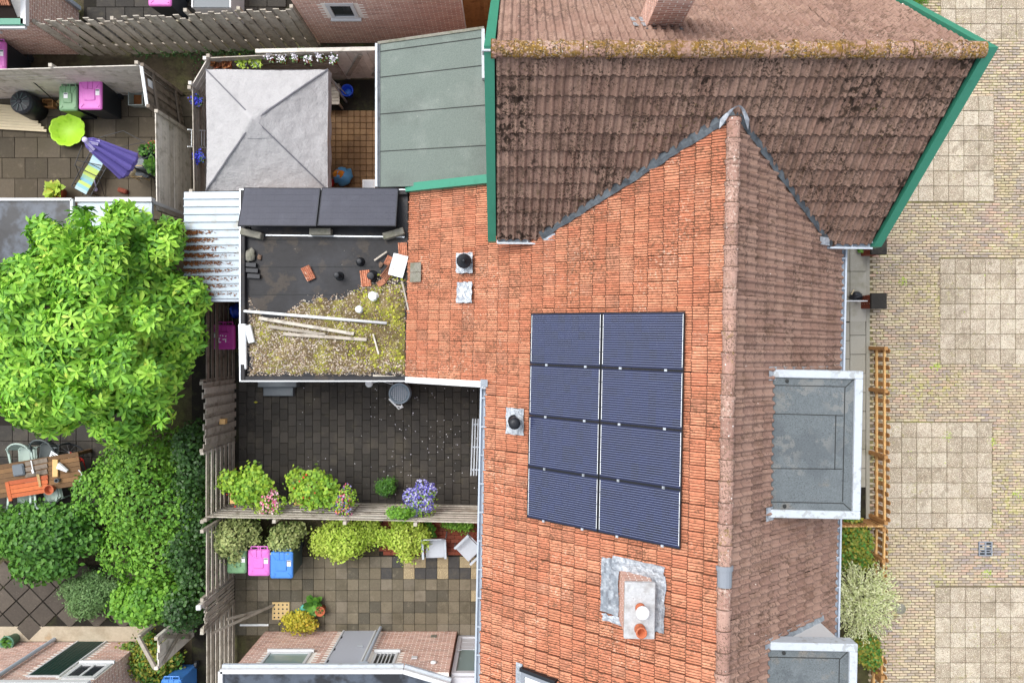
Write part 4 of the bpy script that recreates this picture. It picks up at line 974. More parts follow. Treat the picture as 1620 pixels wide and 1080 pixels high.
def vboards(name,label,p0,p1,hf,bw,pitch,m,z0=.05,alt=.02,th=.02,rails=(.35,1.5),side=1,pm=None,cat="fence",group=None,posts=None,capm=None):
    p0=Vector((*p0,0)); p1=Vector((*p1,0)); d=p1-p0; L=d.length; d.normalize(); s_=Vector((-d.y,d.x,0))*side; ang=math.atan2(d.y,d.x)
    t=thing(name,label,cat,(p0+p1)/2,group=group); n=max(1,round(L/pitch)); cache={}
    for i in range(n):
        u=(i+.5)*L/n; h=hf(u/L) if callable(hf) else hf; h=round(h*50)/50; k=(h,R.randrange(4))
        if k not in cache: cache[k]=MB().box(-bw/2,-th/2,z0,bw/2,th/2,h,(k[1]+.5)/4).mesh("board",m)
        o=p0+d*u+s_*(.03+alt*(i%2)); ob("board",cache[k],t,True,Matrix.Translation(o)@Matrix.Rotation(ang,4,'Z')@Matrix.Rotation(R.gauss(0,.006),4,'Y')@Matrix.Rotation(R.gauss(0,.008),4,'X'))
    for z in rails:
        MB().beam(p0-s_*.01+Vector((0,0,z)),p1-s_*.01+Vector((0,0,z)),.04,.07).build("rail",pm or m,t)
    for u in (posts if posts is not None else (0,1)):
        o=p0.lerp(p1,u); hh=(hf(u) if callable(hf) else hf)+.05
        MB().box(o.x-.04,o.y-.04,0,o.x+.04,o.y+.04,hh,.4).build("post",pm or m,t)
    if capm:
        h=hf(.5) if callable(hf) else hf; MB().beam(p0+s_*.03+Vector((0,0,h+.02)),p1+s_*.03+Vector((0,0,h+.02)),.07,.035).build("cap_rail",capm,t)
    return t
def arch(u):
    if u<.60:
        v=(u/.60*2.0)%1.0; return 1.86+.20*math.sin(pi*v)
    return 2.12
vboards("wooden_fence","tall weathered plank fence with arched tops along the alley",(-11.32,7.58),(-5.14,7.80),arch,.135,.150,"old_wood",side=-1,alt=.05,rails=(.4,1.6),posts=(0,.3,.6,.8,1))
hboards("wooden_fence","pale horizontal board fence behind the black compost bin and wheelie bins",(-15,6.38),(-8.80,6.56),1.95,13,.142,"pale_wood",2.05,side=-1,pm="old_wood")
t=vboards("garden_gate","dark plank gate with a white number plate and pale cap",(-8.72,6.52),(-8.58,5.55),1.92,.13,.105,"dark_wood",alt=.03,side=-1,cat="gate",capm="white_paint")
MB().box(-8.72,6.08,1.45,-8.70,6.28,1.72).build("number_plate","white_plastic",t)
hboards("wooden_fence","grey close-boarded fence beside the terracotta pots",(-8.44,5.50),(-8.40,3.1),1.82,14,.122,"pale_wood",2.4,side=-1,pm="old_wood")
hboards("wooden_fence","weathered board fence along the shaded side of the gazebo",(-7.70,6.10),(-7.66,3.55),1.72,11,.145,"old_wood",2.6,side=1)
hboards("wooden_fence","short angled fence panel at the gazebo corner",(-7.30,6.78),(-7.69,6.12),1.75,11,.145,"pale_wood",2.0,side=1)
hboards("wooden_fence","weathered fence with hanging flower pots behind the gazebo",(-4.35,6.95),(-7.28,6.80),1.75,11,.15,"old_wood",2.0,side=1)
t=vboards("garden_gate","pale ledged plank gate beside the blue bucket",(-4.30,6.95),(-2.98,6.96),1.75,.16,.165,"pale_wood",alt=0.0,side=-1,cat="gate",rails=(.3,1.0,1.6))
MB().beam((-4.25,6.885,.3),(-3.65,6.885,1.6),.1,.03,up=(0,1,0)).build("brace","old_wood",t); MB().beam((-3.6,6.885,.3),(-3.0,6.885,1.6),.1,.03,up=(0,1,0)).build("brace","old_wood",t)
MB().beam((-6.1,6.90,1.80),(-2.95,6.96,1.80),.09,.06).build("top_rail","pale_wood",t)
vboards("wooden_fence","brown plank fence between the far store and the gable house",(-1.15,8.15),(-.45,8.15),1.9,.13,.12,"brown_wood",side=-1)
# fence line along the passage
for (a,b_,lab) in (((1.0,-.98),0,"brown slatted fence behind the magenta wheelie bin"),((-2.60,-4.30),0,"weathered slatted fence beside the dark paved yard"),((-4.45,-6.15),0,"weathered slatted fence behind the green wheelie bin"),((-6.85,-9.3),0,"weathered slatted fence beside the brick outbuilding")):
    hboards("slatted_fence",lab,(-7.34,a[0]),(-7.34,a[1]),1.85,7 if a[0]>-7 else 8,.15,"dark_wood" if a[0]>0 else "old_wood",1.9,side=1,alt=.0)
t=vboards("garden_gate","weathered gate of staggered planks between two slatted fences",(-7.34,-.99),(-7.34,-2.58),1.88,.15,.125,"old_wood",alt=.045,side=1,cat="gate",rails=(.35,1.0,1.6))
MB().box(-7.26,-2.05,.95,-7.12,-1.92,1.1).build("lock_box","rail_wood",t)
t=vboards("slatted_gate","weathered gate of narrow upright slats with a white post cap",(-7.34,-6.20),(-7.34,-6.83),1.84,.062,.088,"old_wood",alt=0.0,side=1,cat="gate",rails=(.3,1.0,1.6),posts=(1,))
MB().box(-7.42,-6.30,0,-7.32,-6.20,1.98).build("post","pale_wood",t); MB().bevbox(-7.425,-6.305,1.981,-7.315,-6.195,2.03,.01).build("post_cap","white_plastic",t)
for i,(a_,b_) in enumerate(((P(333,1002,1.7),P(432,957,.06)),(P(359,979,1.25),P(412,965,.35)))):
    MB().beam(a_,b_,.06,.04,tint=.5).build("leaning_plank","old_wood",label=("long" if i==0 else "short pale")+" plank leaning from the slatted gate across the tiles",cat="plank")
hboards("slatted_fence","slatted fence hung with flower baskets between the two yards",(-.62,-4.36),(-7.30,-4.22),1.86,8,.125,"old_wood",1.7,side=-1)
# picket fences on the street side
def picket(name,label,p0,p1,n,h=.78,posts=()):
    p0=Vector((*p0,0)); p1=Vector((*p1,0)); d=(p1-p0).normalized(); s_=Vector((-d.y,d.x,0)); ang=math.atan2(d.y,d.x)
    t=thing(name,label,"fence",(p0+p1)/2)
    vs=[]
    for k in range(4):
        b=MB(); bw=.055; b.poly([(-bw,-.012),(bw,-.012),(bw,.012),(-bw,.012)],.05,h-.04,(k+.5)/4); b.hexa([(-bw,-.012,h-.04),(bw,-.012,h-.04),(bw,.012,h-.04),(-bw,.012,h-.04)],[(-bw*.4,-.012,h),(bw*.4,-.012,h),(bw*.4,.012,h),(-bw*.4,.012,h)],(k+.5)/4)
        vs.append(b.mesh("picket","brown_wood"))
    for i in range(n):
        o=p0.lerp(p1,(i+.5)/n)+s_*.03; ob("picket",R.choice(vs),t,True,Matrix.Translation(o)@Matrix.Rotation(ang+R.gauss(0,.02),4,'Z')@Matrix.Rotation(R.gauss(0,.015),4,'X'))
    for z in (.22,.6): MB().beam(p0-s_*.0+Vector((0,0,z)),p1+Vector((0,0,z)),.045,.07).build("rail","rail_wood",t)
    for u in posts:
        o=p0.lerp(p1,u)-s_*.07; MB().box(o.x-.045,o.y-.045,0,o.x+.045,o.y+.045,h+.02,.2).build("post","brown_wood",t)
    return t
picket("picket_fence","brown picket fence with two pale rails along the front path",(9.50,-.13),(9.50,-4.62),21,.80,(.01,.25,.62,.99))
picket("picket_fence","brown picket fence beside the clipped leafy shrub",(9.50,-4.72),(9.46,-6.4),9,.72,(.5,))
picket("picket_fence","brown picket fence behind the variegated shrub, by the rear dormer",(9.44,-8.0),(9.40,-9.6),8,.78,(.3,.9))
picket("picket_fence","short picket fence across the front garden, meeting the long one",(8.2,-4.70),(9.46,-4.70),9,.70,(.98,))
# wooden gate lower left
t=vboards("garden_gate","pale wooden gate with cross braces near the blue bin",(-8.42,-7.72),(-8.42,-7.02),1.86,.17,.175,"pale_wood",alt=0,side=-1,cat="gate",rails=(.2,1.75))
MB().beam((-8.37,-7.7,.2),(-8.37,-7.05,1.7),.09,.03,up=(1,0,0)).build("brace","old_wood",t); MB().beam((-8.35,-7.05,.2),(-8.35,-7.7,1.7),.09,.03,up=(1,0,0)).build("brace","old_wood",t)
b=MB(); b.beam((-8.86,-7.0,1.86),(-8.46,-7.74,1.86),.08,.07); b.box(-8.9,-7.04,0,-8.82,-6.96,1.82); b.build("fence_frame","old_wood",label="bare wooden rail and post joining the pale gate",cat="fence")
# ================================================================== vegetation
import numpy as np
NR = np.random.default_rng(5)
def leafmat(name, cols, rough=.5, transl=.16): mat(name, cols, rough, (8,.1), spec=.35, transl=transl)
leafmat("leaf_bright", [S(72,120,38),S(96,152,48),S(118,174,54),S(140,192,62),S(158,204,72),S(172,210,84),S(200,206,86)])
leafmat("leaf_mid", [S(50,92,34),S(64,110,40),S(80,128,46),S(98,146,52),S(58,100,38)])
leafmat("leaf_fresh", [S(66,112,38),S(86,136,44),S(106,156,50),S(126,172,58),S(78,124,42)])
leafmat("leaf_dark", [S(38,66,32),S(50,82,38),S(60,96,42),S(74,112,50),S(44,74,36)], .4)
leafmat("leaf_sage", [S(84,116,68),S(100,134,78),S(116,148,90),S(92,126,72)])
leafmat("leaf_lime", [S(138,170,56),S(158,188,64),S(176,200,80),S(192,208,96),S(148,178,62)])
leafmat("leaf_variegated", [S(96,122,62),S(118,140,78),S(150,164,98),S(182,190,124),S(106,130,68)])
leafmat("leaf_yellow", [S(178,168,50),S(196,184,60),S(160,162,52),S(204,170,60),S(140,150,50)])
leafmat("leaf_willow", [S(182,194,128),S(206,212,156),S(222,226,182),S(170,186,114),S(234,234,200)], .5, .2)
leafmat("leaf_geranium", [S(92,138,44),S(114,158,50),S(136,176,56),S(164,192,64),S(80,124,42),S(150,110,60)])
leafmat("leaf_shade", [S(56,104,40),S(70,120,46),S(150,140,50),S(84,136,54),S(62,110,44)])
leafmat("leaf_blossom_blue", [S(84,80,170),S(106,98,190),S(70,64,150),S(196,196,226),S(160,156,210)], .6, .2)
leafmat("petal_blue", [S(44,48,170),S(60,66,196),S(84,90,214)], .6, .2)
leafmat("petal_pink", [S(226,180,190),S(240,214,214),S(232,120,160),S(214,90,146),S(244,232,226)], .6, .2)
leafmat("petal_mix", [S(96,70,150),S(120,90,170),S(228,180,60),S(220,70,140),S(190,180,210),S(70,90,180)], .6, .2)
leafmat("petal_white", [S(236,236,240),S(224,220,236),S(244,244,244)], .6, .2)
mat("bark", [S(92,80,66)], .95, (14,.3), bump=(20,.8,.02))
mat("petal_red", [S(190,50,40)], .6)
def tmpl(kind):
    if kind == "oval":
        xs=[0,.35,.72,1.0]; ws=[.03,.30,.27,.02]
    elif kind == "long":
        xs=[0,.3,.7,1.0]; ws=[.03,.15,.14,.01]
    elif kind == "obov":
        xs=[0,.4,.72,1.0]; ws=[.03,.14,.19,.02]
    elif kind == "blade":
        xs=[0,.5,1.0]; ws=[.05,.06,.008]
    elif kind == "round":
        xs=[0,.25,.7,1.0]; ws=[.1,.42,.42,.1]
    else:
        xs=[0,.5,1.0]; ws=[.1,.4,.1]
    v=[]; f=[]
    for i,(x,w_) in enumerate(zip(xs,ws)):
        dz=-.16*x*x
        v+=[(x,-w_,dz+.25*w_),(x,0,dz),(x,w_,dz+.25*w_)]
    for i in range(len(xs)-1):
        k=3*i; f+=[(k,k+3,k+4,k+1),(k+1,k+4,k+5,k+2)]
    return np.array(v),np.array(f)
def scatter(name, m, pts, nrm, size, kind="oval", droop=.3, tangent=None, tvar=None):
    T,F=tmpl(kind); N=len(pts); n=nrm/np.linalg.norm(nrm,axis=1,keepdims=True)
    r=NR.normal(size=(N,3)) if tangent is None else tangent
    a=r-(r*n).sum(1,keepdims=True)*n; a/=np.linalg.norm(a,axis=1,keepdims=True)+1e-9
    a=a*math.cos(droop)-n*math.sin(droop)*0+n*0; b=np.cross(n,a); b/=np.linalg.norm(b,axis=1,keepdims=True)+1e-9
    n2=np.cross(a,b); n2/=np.linalg.norm(n2,axis=1,keepdims=True)+1e-9
    s=size.reshape(-1,1,1)
    V=pts[:,None,:]+s*(T[None,:,0,None]*a[:,None,:]+T[None,:,1,None]*b[:,None,:]+T[None,:,2,None]*n2[:,None,:])
    K=len(T); FF=(F[None]+ (np.arange(N)*K)[:,None,None]).reshape(-1,4)
    tint=np.repeat((NR.random(N) if tvar is None else tvar),len(F))
    return V.reshape(-1,3),FF,np.clip(tint,0,1)
def raw_mesh(name,m,V,F,T):
    me=bpy.data.meshes.new(name); nf=len(F)
    me.vertices.add(len(V)); me.vertices.foreach_set("co",V.astype(np.float32).ravel())
    me.loops.add(nf*4); me.loops.foreach_set("vertex_index",F.astype(np.int32).ravel())
    me.polygons.add(nf); me.polygons.foreach_set("loop_start",np.arange(0,nf*4,4,dtype=np.int32))
    try: me.polygons.foreach_set("loop_total",np.full(nf,4,dtype=np.int32))
    except Exception: pass
    a=me.attributes.new("tint",'FLOAT','FACE'); a.data.foreach_set("value",T.astype(np.float32))
    me.materials.append(MATS[m]); me.update(calc_edges=True); me.validate(); return me
def lowfreq(p,f=1.3,o=0.0):
    return .5+.25*(np.sin(p[:,0]*f*2.1+o)*np.cos(p[:,1]*f*1.7-o)+np.sin(p[:,2]*f*2.6+p[:,0]*f+o))
def shell(lobes,N,inner=.35,topbias=.25):
    L=np.array(lobes,float); area=(L[:,3]*L[:,4]+L[:,3]*L[:,5]+L[:,4]*L[:,5]); out=[];nn=[]
    need=N
    while need>0:
        k=NR.choice(len(L),size=need*2,p=area/area.sum()); d=NR.normal(size=(need*2,3)); d[:,2]=np.abs(d[:,2])*1.1-topbias
        d/=np.linalg.norm(d,axis=1,keepdims=True); r=1-inner*NR.random(need*2)**2
        p=L[k,:3]+d*L[k,3:]*r[:,None]
        q=((p[:,None,:]-L[None,:,:3])/L[None,:,3:]); dist=np.linalg.norm(q,axis=2); dist[np.arange(len(p)),k]=9
        ok=(dist.min(1)>.80)&(p[:,2]>.04)
        p=p[ok];d=d[ok]; out.append(p[:need]); nn.append(d[:need]/1.0); need-=len(p[:need])
        if ok.sum()==0: break
    return np.concatenate(out),np.concatenate(nn)
def foliage(parent,m,lobes,N,size,kind="oval",jit=.7,name="foliage",inner=.35,tscale=.5,up=.5,world=True,topbias=.25):
    p,d=shell(lobes,N,inner,topbias); p=p+d*(NR.random((len(p),1))**6)*min(.16,2.2*size); n=d+NR.normal(size=d.shape)*jit*.6; n[:,2]+=up
    t=np.clip(lowfreq(p,1.6,len(p)%7)*tscale+NR.random(len(p))*(1-tscale)+NR.normal(size=len(p))*.08,0,1)
    V,F,T=scatter(name,m,p,n,size*NR.uniform(.65,1.25,len(p)),kind,tvar=t)
    return ob(name,raw_mesh(name,m,V,F,T),parent,world,kind="stuff")
def lumps(cx,cy,z0,rx,ry,h,n,seed,rr=(.32,.5)):
    r=random.Random(seed); out=[(cx,cy,z0+h*.40,rx*.66,ry*.66,h*.48)]
    for k in range(n):
        a=2*pi*k/n+r.uniform(-.35,.35); q=r.uniform(.35,.86); e=r.uniform(rr[0]*.72,rr[1]*.95)
        out.append((cx+math.cos(a)*rx*q,cy+math.sin(a)*ry*q,z0+h*r.uniform(.35,.7)*(1.15-q*.55),rx*e,ry*e,h*e*.62))
    return out
def stems(parent,cx,cy,h,n,seed,r0=.02,spread=.3,name="stem"):
    r=random.Random(seed); b=MB()
    for k in range(n):
        a=r.uniform(0,6.28); q=r.uniform(.2,1)*spread
        b.tube([(cx+.05*math.cos(a),cy+.05*math.sin(a),0),(cx+.4*q*math.cos(a),cy+.4*q*math.sin(a),h*.5),(cx+q*math.cos(a),cy+q*math.sin(a),h)],[r0,r0*.7,r0*.3],6)
    return b.build(name,"bark",parent)
def shrub(name,label,cat,cx,cy,rx,ry,h,m,N,size,kind="oval",n=9,seed=1,z0=0.0,lob=None,group=None,stem=True,inner=.5,jit=1.0,tscale=.5):
    t=thing(name,label,cat,(cx,cy,0),group=group)
    foliage(t,m,lob or lumps(cx,cy,z0,rx,ry,h,n,seed),N,size,kind,jit=jit,inner=inner,tscale=tscale)
    if stem: stems(t,cx,cy,(z0+h)*.75,7,seed,r0=.018+.01*h,spread=min(rx,ry)*.6)
    return t
# --- the big broad-leaved tree
t=thing("broadleaf_tree","big round tree with whorls of bright green oblong leaves","tree",(-9.3,.3,0))
rr=random.Random(3)
TL=[(-9.1,.28,2.5,1.85,2.15,1.62)]
for k in range(15):
    a=2*pi*k/15+rr.uniform(-.15,.15); q=rr.uniform(.72,1.0); TL.append((-9.05+1.66*q*math.cos(a),.28+2.08*q*math.sin(a),rr.uniform(2.3,3.0),rr.uniform(.5,.72),rr.uniform(.5,.72),rr.uniform(.5,.7)))
for k in range(11):
    a=2*pi*k/11+rr.uniform(-.3,.3); q=rr.uniform(.32,.66); TL.append((-9.0+1.6*q*math.cos(a),.28+1.9*q*math.sin(a),rr.uniform(3.1,3.8),rr.uniform(.5,.75),rr.uniform(.5,.75),rr.uniform(.4,.6)))

for k in range(26):
    a=rr.uniform(0,6.28); e=rr.uniform(.0,1.1); s_=rr.uniform(.22,.4)
    TL.append((-9.05+2.2*math.cos(a)*math.cos(e),.28+2.52*math.sin(a)*math.cos(e),2.6+1.75*math.sin(e),s_,s_,s_*.8))
TL.append((-8.8,.3,4.1,.7,.7,.5)); TL.append((-10.6,.2,2.7,1.0,1.9,1.0)); TL.append((-10.2,1.0,3.0,.9,1.0,.9)); TL.append((-10.3,-1.2,2.9,.9,.9,.8))
p,d=shell(TL,2500,.42,.2)
def rosette(seed):
    r=np.random.default_rng(seed); n=int(r.integers(7,10)); ang=np.arange(n)*2.4+r.random()*6; Vs=[];Fs=[];Ts=[]
    T,F=tmpl("obov"); tt=r.random()*.6+.15
    for i in range(n):
        el=-.15+.75*(i/n); L=(.225-.06*i/n)*r.uniform(.85,1.15)
        a=np.array([math.cos(ang[i])*math.cos(el),math.sin(ang[i])*math.cos(el),math.sin(el)]); b=np.array([-math.sin(ang[i]),math.cos(ang[i]),r.normal()*.15]); n2=np.cross(a,b)
        V=L*(T[:,:1]*a+T[:,1:2]*b+T[:,2:]*1.6*n2); Vs.append(V); Fs.append(F+len(T)*i); Ts.append(np.full(len(F),np.clip(tt+r.normal()*.14,0,1)))
    return np.concatenate(Vs),np.concatenate(Fs),np.concatenate(Ts)
ROS=[rosette(100+k) for k in range(16)]
rme=[None]*16
nn=d+NR.normal(size=d.shape)*.42; nn[:,2]+=.35; nn/=np.linalg.norm(nn,axis=1,keepdims=True)
order=np.argsort(-p[:,2]); CV=[];CF=[];CT=[];off=0; cnt=0
crown=None; placed=[]
for q,i in enumerate(order):
    z=Vector(nn[i]); M=Matrix.Translation(Vector(p[i]))@z.to_track_quat('Z','Y').to_matrix().to_4x4()@Matrix.Rotation(R.random()*6.28,4,'Z')@Matrix.Scale(R.uniform(.85,1.2),4)
    lf=.5*math.sin(p[i][0]*2.2+1)*math.cos(p[i][1]*1.9)+.5
    k=int(min(15,max(0,R.randrange(16))))
    if q<300 : placed.append((k,M))
    else:
        V,F,T=ROS[k]; A=np.array(M); W=V@A[:3,:3].T+A[:3,3]; CV.append(W);CF.append(F+off);CT.append(np.clip(T+ (lf-.5)*.3,0,1)); off+=len(V)
crown=ob("crown",raw_mesh("crown","leaf_bright",np.concatenate(CV),np.concatenate(CF),np.concatenate(CT)),t,True,kind="stuff")
for k,M in placed:
    if rme[k] is None: V,F,T=ROS[k]; rme[k]=raw_mesh("leaf_rosette","leaf_bright",V,F,T)
    ob("leaf_rosette",rme[k],crown,False,M)
b=MB(); b.tube([(-9.3,.3,0),(-9.28,.3,.8),(-9.15,.28,1.6),(-9.0,.25,2.4)],[.17,.14,.12,.10],10); tk=b.build("trunk","bark",t)
for k in range(11):
    a=2*pi*k/11; e=rr.uniform(.9,1.6); b=MB(); b.tube([(-9.1,.27,rr.uniform(1.4,2.2)),(-9.05+.5*e*math.cos(a),.25+.5*e*math.sin(a),2.6),(-9.0+1.15*e*math.cos(a),.25+1.15*e*math.sin(a),rr.uniform(2.7,3.4))],[.06,.045,.015],6); b.build("limb","bark",tk)
# --- shrubs lower left
def X(px,z): return (px-810)/FPX*(CAM_H-z)
def Y(py,z): return (540-py)/FPX*(CAM_H-z)
shrub("evergreen_shrub","large rounded evergreen shrub with small glossy leaves beside the passage fence","shrub",X(215,1.5),Y(798,1.5),1.62,1.80,2.2,"leaf_fresh",9000,.10,"oval",12,2)
shrub("evergreen_shrub","low rounded evergreen shrub beside the wooden table","shrub",X(52,1.3),Y(858,1.3),1.55,.92,1.7,"leaf_mid",5500,.12,"oval",10,3)
shrub("ivy_bush","bright green ivy mound under the big evergreen shrub","shrub",X(232,1.2),Y(958,1.2),.95,.68,1.75,"leaf_fresh",4200,.095,"round",9,4)
shrub("ivy_hedge","dark ivy hedge in the shade along the passage fence","hedge",X(286,1.),Y(840,1.),.62,2.3,1.6,"leaf_dark",6500,.08,"round",9,5,lob=[(-7.95+.15*math.sin(k*2.1),-2.6-.5*k,.75+.12*math.sin(k*1.7),.46,.55,.85+.15*math.cos(k*2.3)) for k in range(9)])
shrub("conifer","soft grey-green conifer beside the diamond paving","conifer",X(138,.6),Y(942,.6),.78,.55,.9,"leaf_sage",7000,.075,"long",8,6,inner=.25)
shrub("bushy_shrub","mixed green and yellow shrub below the pale gate","shrub",X(240,.6),Y(1048,.6),.80,.70,1.0,"leaf_shade",3200,.09,"oval",9,7)
# --- lower yard
shrub("variegated_shrub","grey-green variegated shrub over the green wheelie bin","shrub",X(365,1.2),Y(855,1.2),.55,.66,1.75,"leaf_variegated",3200,.075,"oval",9,8)
shrub("variegated_shrub","small cream-edged shrub behind the blue wheelie bin","shrub",X(445,1.0),Y(856,1.0),.45,.42,1.35,"leaf_variegated",1700,.075,"oval",7,9)
shrub("lime_shrub","wide lime green shrub against the slatted fence","shrub",X(542,.8),Y(856,.8),.90,.56,1.15,"leaf_lime",4600,.07,"oval",11,10)
shrub("lime_shrub","smaller lime green shrub next to the garden chairs","shrub",X(636,.8),Y(854,.8),.62,.58,1.1,"leaf_lime",3200,.07,"oval",9,11)
shrub("climbing_plant","light green climber spilling over the slatted fence","climber",X(632,1.7),Y(812,1.7),.36,.17,.5,"leaf_fresh",900,.06,"oval",6,12,z0=1.42,stem=False)
shrub("low_plant","light green plant at the foot of the fence behind the chairs","plant",X(722,.3),Y(832,.3),.42,.13,.4,"leaf_fresh",800,.06,"oval",6,13)
def hosta(name,label,cx,cy,n,L,m="leaf_mid",h=.25,z0=0.0,kind="oval",group=None,parent=None,el=(.25,.9)):
    t=parent or thing(name,label,"plant",(cx,cy,z0),group=group); r=NR; a=r.random(n)*6.28; e=r.uniform(el[0],el[1],n)
    pts=np.stack([cx+.04*np.cos(a),cy+.04*np.sin(a),np.full(n,z0+h*.6)],1)+r.normal(size=(n,3))*[.04,.04,.03]
    tg=np.stack([np.cos(a)*np.cos(e),np.sin(a)*np.cos(e),np.sin(e)],1); nm=np.stack([-np.cos(a)*np.sin(e),-np.sin(a)*np.sin(e),np.cos(e)],1)
    V,F,T=scatter("leaves",m,pts,nm,L*r.uniform(.7,1.2,n),kind,tangent=tg); ob("leaves",raw_mesh("leaves",m,V,F,T),t,True,kind="stuff"); 
    return t
hosta("hosta","broad-leaved dark green plant between shrub and garden chair",X(676,.3),Y(838,.3),34,.24,"leaf_mid",.35)
shrub("yellow_shrub","yellow-green shrub at the brick outbuilding, by the watering can","shrub",X(472,.4),Y(986,.4),.42,.28,.65,"leaf_yellow",1700,.07,"oval",8,14)
# --- street side
shrub("clipped_shrub","glossy green shrub with yellowing leaves behind the picket fence","shrub",X(1354,.6),Y(862,.6),.56,.62,1.0,"leaf_shade",3600,.09,"oval",10,15)
shrub("clipped_shrub","yellow-tipped green shrub below the variegated shrub","shrub",X(1372,.5),Y(1030,.5),.42,.46,.9,"leaf_shade",2200,.08,"oval",8,16)
shrub("street_shrub","small bright green shrub at the far end of the gable house","shrub",X(1440,.6),Y(-12,.6),.55,.42,1.0,"leaf_fresh",2200,.07,"long",8,17)
t=thing("variegated_willow","round pale cream and green willow shrub with feathery shoots","shrub",(X(1368,.8),Y(952,.8),0))
wx,wy=X(1368,.8),Y(952,.8); pts=[];tgs=[];nms=[];sb=MB()
for k in range(430):
    a=R.random()*6.28; e=math.asin(min(1,R.uniform(.12,1.0)**.8)); L=R.uniform(.74,1.02); d_=Vector((math.cos(a)*math.cos(e),math.sin(a)*math.cos(e),math.sin(e)))
    o=Vector((wx,wy,.45)); tip=o+Vector((d_.x*L,d_.y*L*1.18,d_.z*L*.85)); sb.tube([o+d_*.1,o.lerp(tip,.6)+Vector((0,0,.04)),tip],[.006,.004,.002],4,cap=False)
    for q in range(20):
        f_=.30+.70*(q/19); pt=o.lerp(tip,f_)+Vector((0,0,.04*math.sin(pi*f_))); sd_=Vector((R.gauss(0,1),R.gauss(0,1),R.gauss(0,1)))*.5
        pts.append(pt); tgs.append(d_+sd_); nms.append(Vector((R.gauss(0,.5),R.gauss(0,.5),1)))
V,F,T=scatter("foliage","leaf_willow",np.array(pts),np.array(nms),np.array([R.uniform(.05,.085) for _ in pts]),"long",tangent=np.array(tgs))
ob("foliage",raw_mesh("foliage","leaf_willow",V,F,T),t,True,kind="stuff"); sb.build("shoots","bark",t,kind="stuff")
# --- weeds on the street and in alleys
V=[];pts=np.stack([NR.uniform(9.5,14.2,900),NR.uniform(-9,9,900),np.full(900,.012)],1); msk=(np.sin(pts[:,0]*2.3+1)*np.cos(pts[:,1]*1.9)+.6*np.sin(pts[:,1]*3.1+pts[:,0]))>.35; pts=pts[msk]
clus=[P(1428,445),P(1484,62),P(1560,905),P(1480,580),P(1500,690),P(1570,700),P(1610,780)]
ex=np.concatenate([np.stack([c.x+NR.normal(size=70)*.07,c.y+NR.normal(size=70)*.06,np.full(70,.012)],1) for c in clus]); pts=np.concatenate([pts,ex])
nm=NR.normal(size=pts.shape)*.5; nm[:,2]+=1
V,F,T=scatter("weeds","leaf_lime",pts,nm,NR.uniform(.02,.05,len(pts)),"oval"); tag(ob("street_weeds",raw_mesh("street_weeds","leaf_lime",V,F,T)),"tiny weeds sprouting from the joints of the brick street","weeds","stuff")
pts=np.concatenate([np.stack([NR.uniform(-10,-1.2,1500),7.62+NR.normal(size=1500)*.07-.0,np.full(1500,.0)],1),np.stack([NR.uniform(-8.4,-7.9,300),NR.uniform(3.5,7.5,300),np.full(300,0.)],1)])
nm=NR.normal(size=pts.shape)*.6; nm[:,2]+=1
V,F,T=scatter("weeds","leaf_dark",pts,nm,NR.uniform(.03,.08,len(pts)),"oval"); tag(ob("alley_weeds",raw_mesh("alley_weeds","leaf_dark",V,F,T)),"dark weeds and moss along the foot of the alley fence","weeds","stuff")
# ================================================================== loose things
for n_,c_ in (("bin_pink",S(206,110,190)),("bin_magenta",S(164,52,136)),("bin_green",S(112,152,112)),("bin_blue",S(70,130,206)),("bin_body",S(38,42,48)),("bin_body_grey",S(70,84,84)),
    ("lime_plastic",S(176,226,60)),("blue_plastic",S(24,70,196)),("teal_plastic",S(90,176,160)),("clear_plastic",S(160,172,168)),("purple_cloth",S(104,94,168)),("lilac",S(196,190,228)),
    ("pale_cane",S(196,170,120)),("cream_deck",S(200,186,152)),("red_plastic",S(196,44,34)),("orange_cloth",S(224,140,40)),("sky_blue_bag",S(90,160,210)),("grey_mesh",S(178,184,192)),("basket_grey",S(140,156,168)),
    ("green_chair",S(164,182,172)),("dark_chair",S(74,82,82)),("sticker",S(228,228,230)),("slate_grey",S(96,104,110)),("gas_green",S(96,140,116))):
    mat(n_,[c_],.45 if "cloth" not in n_ else .9,(16,.07),[(4,.55,.75,(c_[0]*.7,c_[1]*.7,c_[2]*.7,1),.4)],spec=.4)
mat("table_wood",[S(112,84,56),S(126,96,64),S(98,74,50),S(134,104,72)],.8,(10,.2),[(5,.55,.7,S(84,64,44),.5)],bump=(30,.4,.005))
mat("red_wood",[S(168,84,46),S(190,102,56),S(152,74,42)],.6,(10,.2),bump=(30,.4,.005))
mat("towel",[S(190,206,212),S(130,178,194),S(160,192,120),S(184,202,104),S(138,186,194),S(180,202,210)],.95,(60,.12))
mat("pebble",[S(178,160,138),S(206,194,176),S(140,118,100),S(112,92,78),S(220,212,198),S(86,72,62),S(156,134,114)],.85,(30,.15))
mat("roof_moss",[S(104,90,62)],.95,(26,.3),[(2.2,.48,.62,S(150,150,60),.8),(5,.5,.66,S(84,72,50),.7),(1.5,.55,.7,S(150,132,96),.6),(9,.55,.65,S(190,186,70),.6)],[(30,.3,S(206,190,160),3,.45),(40,.26,S(90,76,58),3,.48)],bump=(40,1.,.03))
mat("moss_tuft",[S(132,140,48),S(160,166,56),S(184,184,74),S(110,120,44),S(170,150,80)],.95,(30,.2))

